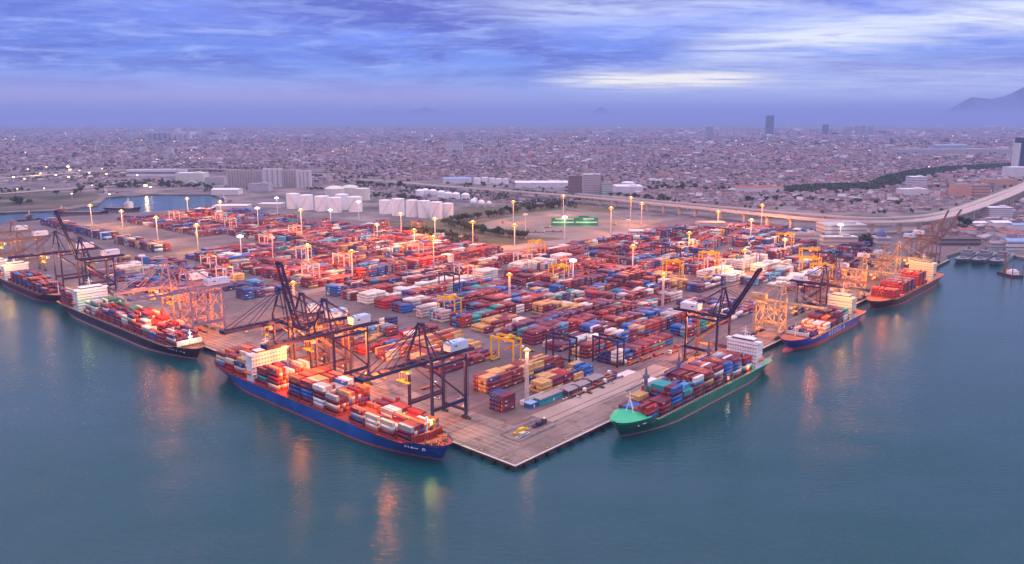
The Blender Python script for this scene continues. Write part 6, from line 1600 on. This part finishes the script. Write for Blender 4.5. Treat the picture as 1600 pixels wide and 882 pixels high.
# greenery between the houses and the two parks
fx, fy, fs_ = [], [], []
for y0, y1, cnt_, s in ((1250, 2300, 1300, 4.5), (2300, 4000, 2200, 6.0), (4000, 9000, 2600, 10)):
    y = np.sqrt(hrg.uniform(y0 ** 2, y1 ** 2, cnt_)); x = hrg.uniform(-.68, .68, cnt_) * y; px, py = projv(x, y)
    ok = (py < ylim(px) + 3); fx.append(x[ok]); fy.append(y[ok]); fs_.append(np.full(ok.sum(), s))
for P_, cnt_ in zip(park, (4200, 1600)):
    y = hrg.uniform(1600, 5200, 90000); x = hrg.uniform(-.2, .72, 90000) * y; px, py = projv(x, y)
    ok = np.where(inpoly(P_, px, py))[0][:cnt_]; fx.append(x[ok]); fy.append(y[ok]); fs_.append(np.full(len(ok), 6.0))
y = hrg.uniform(2000, 3900, 9000); x = hrg.uniform(-.68, -.16, 9000) * y; px, py = projv(x, y)
ok = (py > 258) & (py < np.interp(px, [0, 150, 240, 340, 400, 560], [330, 306, 298, 302, 296, 286])) & (np.sin(x * .007) * np.sin(y * .009 + 1) > .1); ok = np.where(ok)[0][:900]
fx.append(x[ok]); fy.append(y[ok]); fs_.append(np.full(len(ok), 5.0))
y = hrg.uniform(1560, 2450, 9000); x = hrg.uniform(-.26, .12, 9000) * y; px, py = projv(x, y)
ok = (py > ylim(px) + 5) & (py < np.interp(px, [470, 560, 640, 720, 780, 920], [296, 300, 318, 322, 325, 326])) & (np.sin(x * .02) * np.sin(y * .017 + 1) > .0); ok = np.where(ok)[0][:500]
fx.append(x[ok]); fy.append(y[ok]); fs_.append(np.full(len(ok), 4.0))
fx, fy, fs_ = map(np.concatenate, (fx, fy, fs_)); nt_ = len(fx); K = 9
off = hrg.normal(0, 1, (nt_, K, 3)); off /= np.linalg.norm(off, axis=2, keepdims=True); off *= fs_[:, None, None] * hrg.uniform(.4, 1.0, (nt_, K, 1)); off[..., 2] = np.abs(off[..., 2]) * .8
cen = np.stack([fx, fy, np.full(nt_, ZG + 1.5)], 1)[:, None, :] + off
u = hrg.normal(0, 1, (nt_, K, 3)); u /= np.linalg.norm(u, axis=2, keepdims=True); v = np.cross(u, off); v /= np.linalg.norm(v, axis=2, keepdims=True) + 1e-9
sz = (fs_ * .42)[:, None, None] * hrg.uniform(.7, 1.3, (nt_, K, 1))
Q = np.stack([cen - u * sz - v * sz, cen + u * sz - v * sz * .8, cen + u * sz * .9 + v * sz, cen - u * sz + v * sz * .9], 2).reshape(-1, 3)
bulk_mesh('far_trees', Q, np.arange(len(Q)).reshape(-1, 4), np.repeat(hrg.integers(0, 3, nt_), K), m_leafs)

# ================================================================ lights of the plain
def street_light(x, y, hh, s, m, label, grp):
    o = empty('street_lamp', (x, y, ZG)); tag(o, label, 'street lamp', grp)
    key = (round(hh), round(s, 1), m.name)
    if key not in SL: SL[key] = (MB().tube((0, 0, 0), (0, 0, hh), s * .18, s * .12, n=6).mesh('pole', m_mast), MB().box((0, 0, hh + s * .3), (s * 1.4, s, s * .7)).mesh('lamp_head', m))
    link('pole', SL[key][0], o); link('lamp_head', SL[key][1], o)
SL = {}
em_fl = lampmat('floodlight_far', (1.0, 0.72, 0.36), 5); em_fo = lampmat('street_lamp_orange', (1.0, 0.5, 0.16), 4); em_fw = lampmat('street_lamp_white', (1.0, 0.90, 0.75), 3)
for k_, (px, py, s) in enumerate([(107, 267, 6), (110, 272, 5), (64, 278, 3.6), (88, 281, 3.6), (108, 284, 3.6), (140, 277, 4), (22, 284, 4), (39, 287, 3.6), (73, 267, 3.4), (44, 271, 3.2), (167, 279, 3.6), (125, 273, 2.6), (228, 299, 5.5), (236, 301, 4), (160, 270, 2.6), (215, 281, 3.2), (145, 298, 2.2), (70, 303, 2.2), (113, 312, 2.4), (28, 304, 2), (172, 313, 2.4)]):
    g = ground(px, py); street_light(g.x, g.y, 14, s, em_fl, f'bright floodlight on the far left plain, {ORD[k_] if k_ < 20 else "last"} of the scattered cluster there', 'floodlights on the far left plain')
for px, py in ((107, 268), (228, 299), (60, 279), (140, 278)):
    g = ground(px, py); lamp('plain_floodlight', (g.x, g.y, 24), 60000, (1.0, 0.62, 0.25), 3)
for q in range(170):
    px = hrg.uniform(5, 1595); py = 197 + abs(hrg.normal(0, 1)) * 32
    if py > ylim(px) - 4: continue
    g = ground(px, py); dd = math.hypot(g.x, g.y)
    sec = 'left' if px < 530 else 'central' if px < 1060 else 'right'
    far = 'near the skyline' if py < 212 else 'halfway to the skyline' if py < 240 else 'among the nearer houses'
    wm_ = hrg.random() < .55
    street_light(g.x, g.y, 9, max(1.2, dd / F_PX * hrg.uniform(.5, 1.0)), em_fo if wm_ else em_fw, f"{'orange' if wm_ else 'white'} point of street light on the {sec} plain, {far}", f'street lights on the {sec} plain')
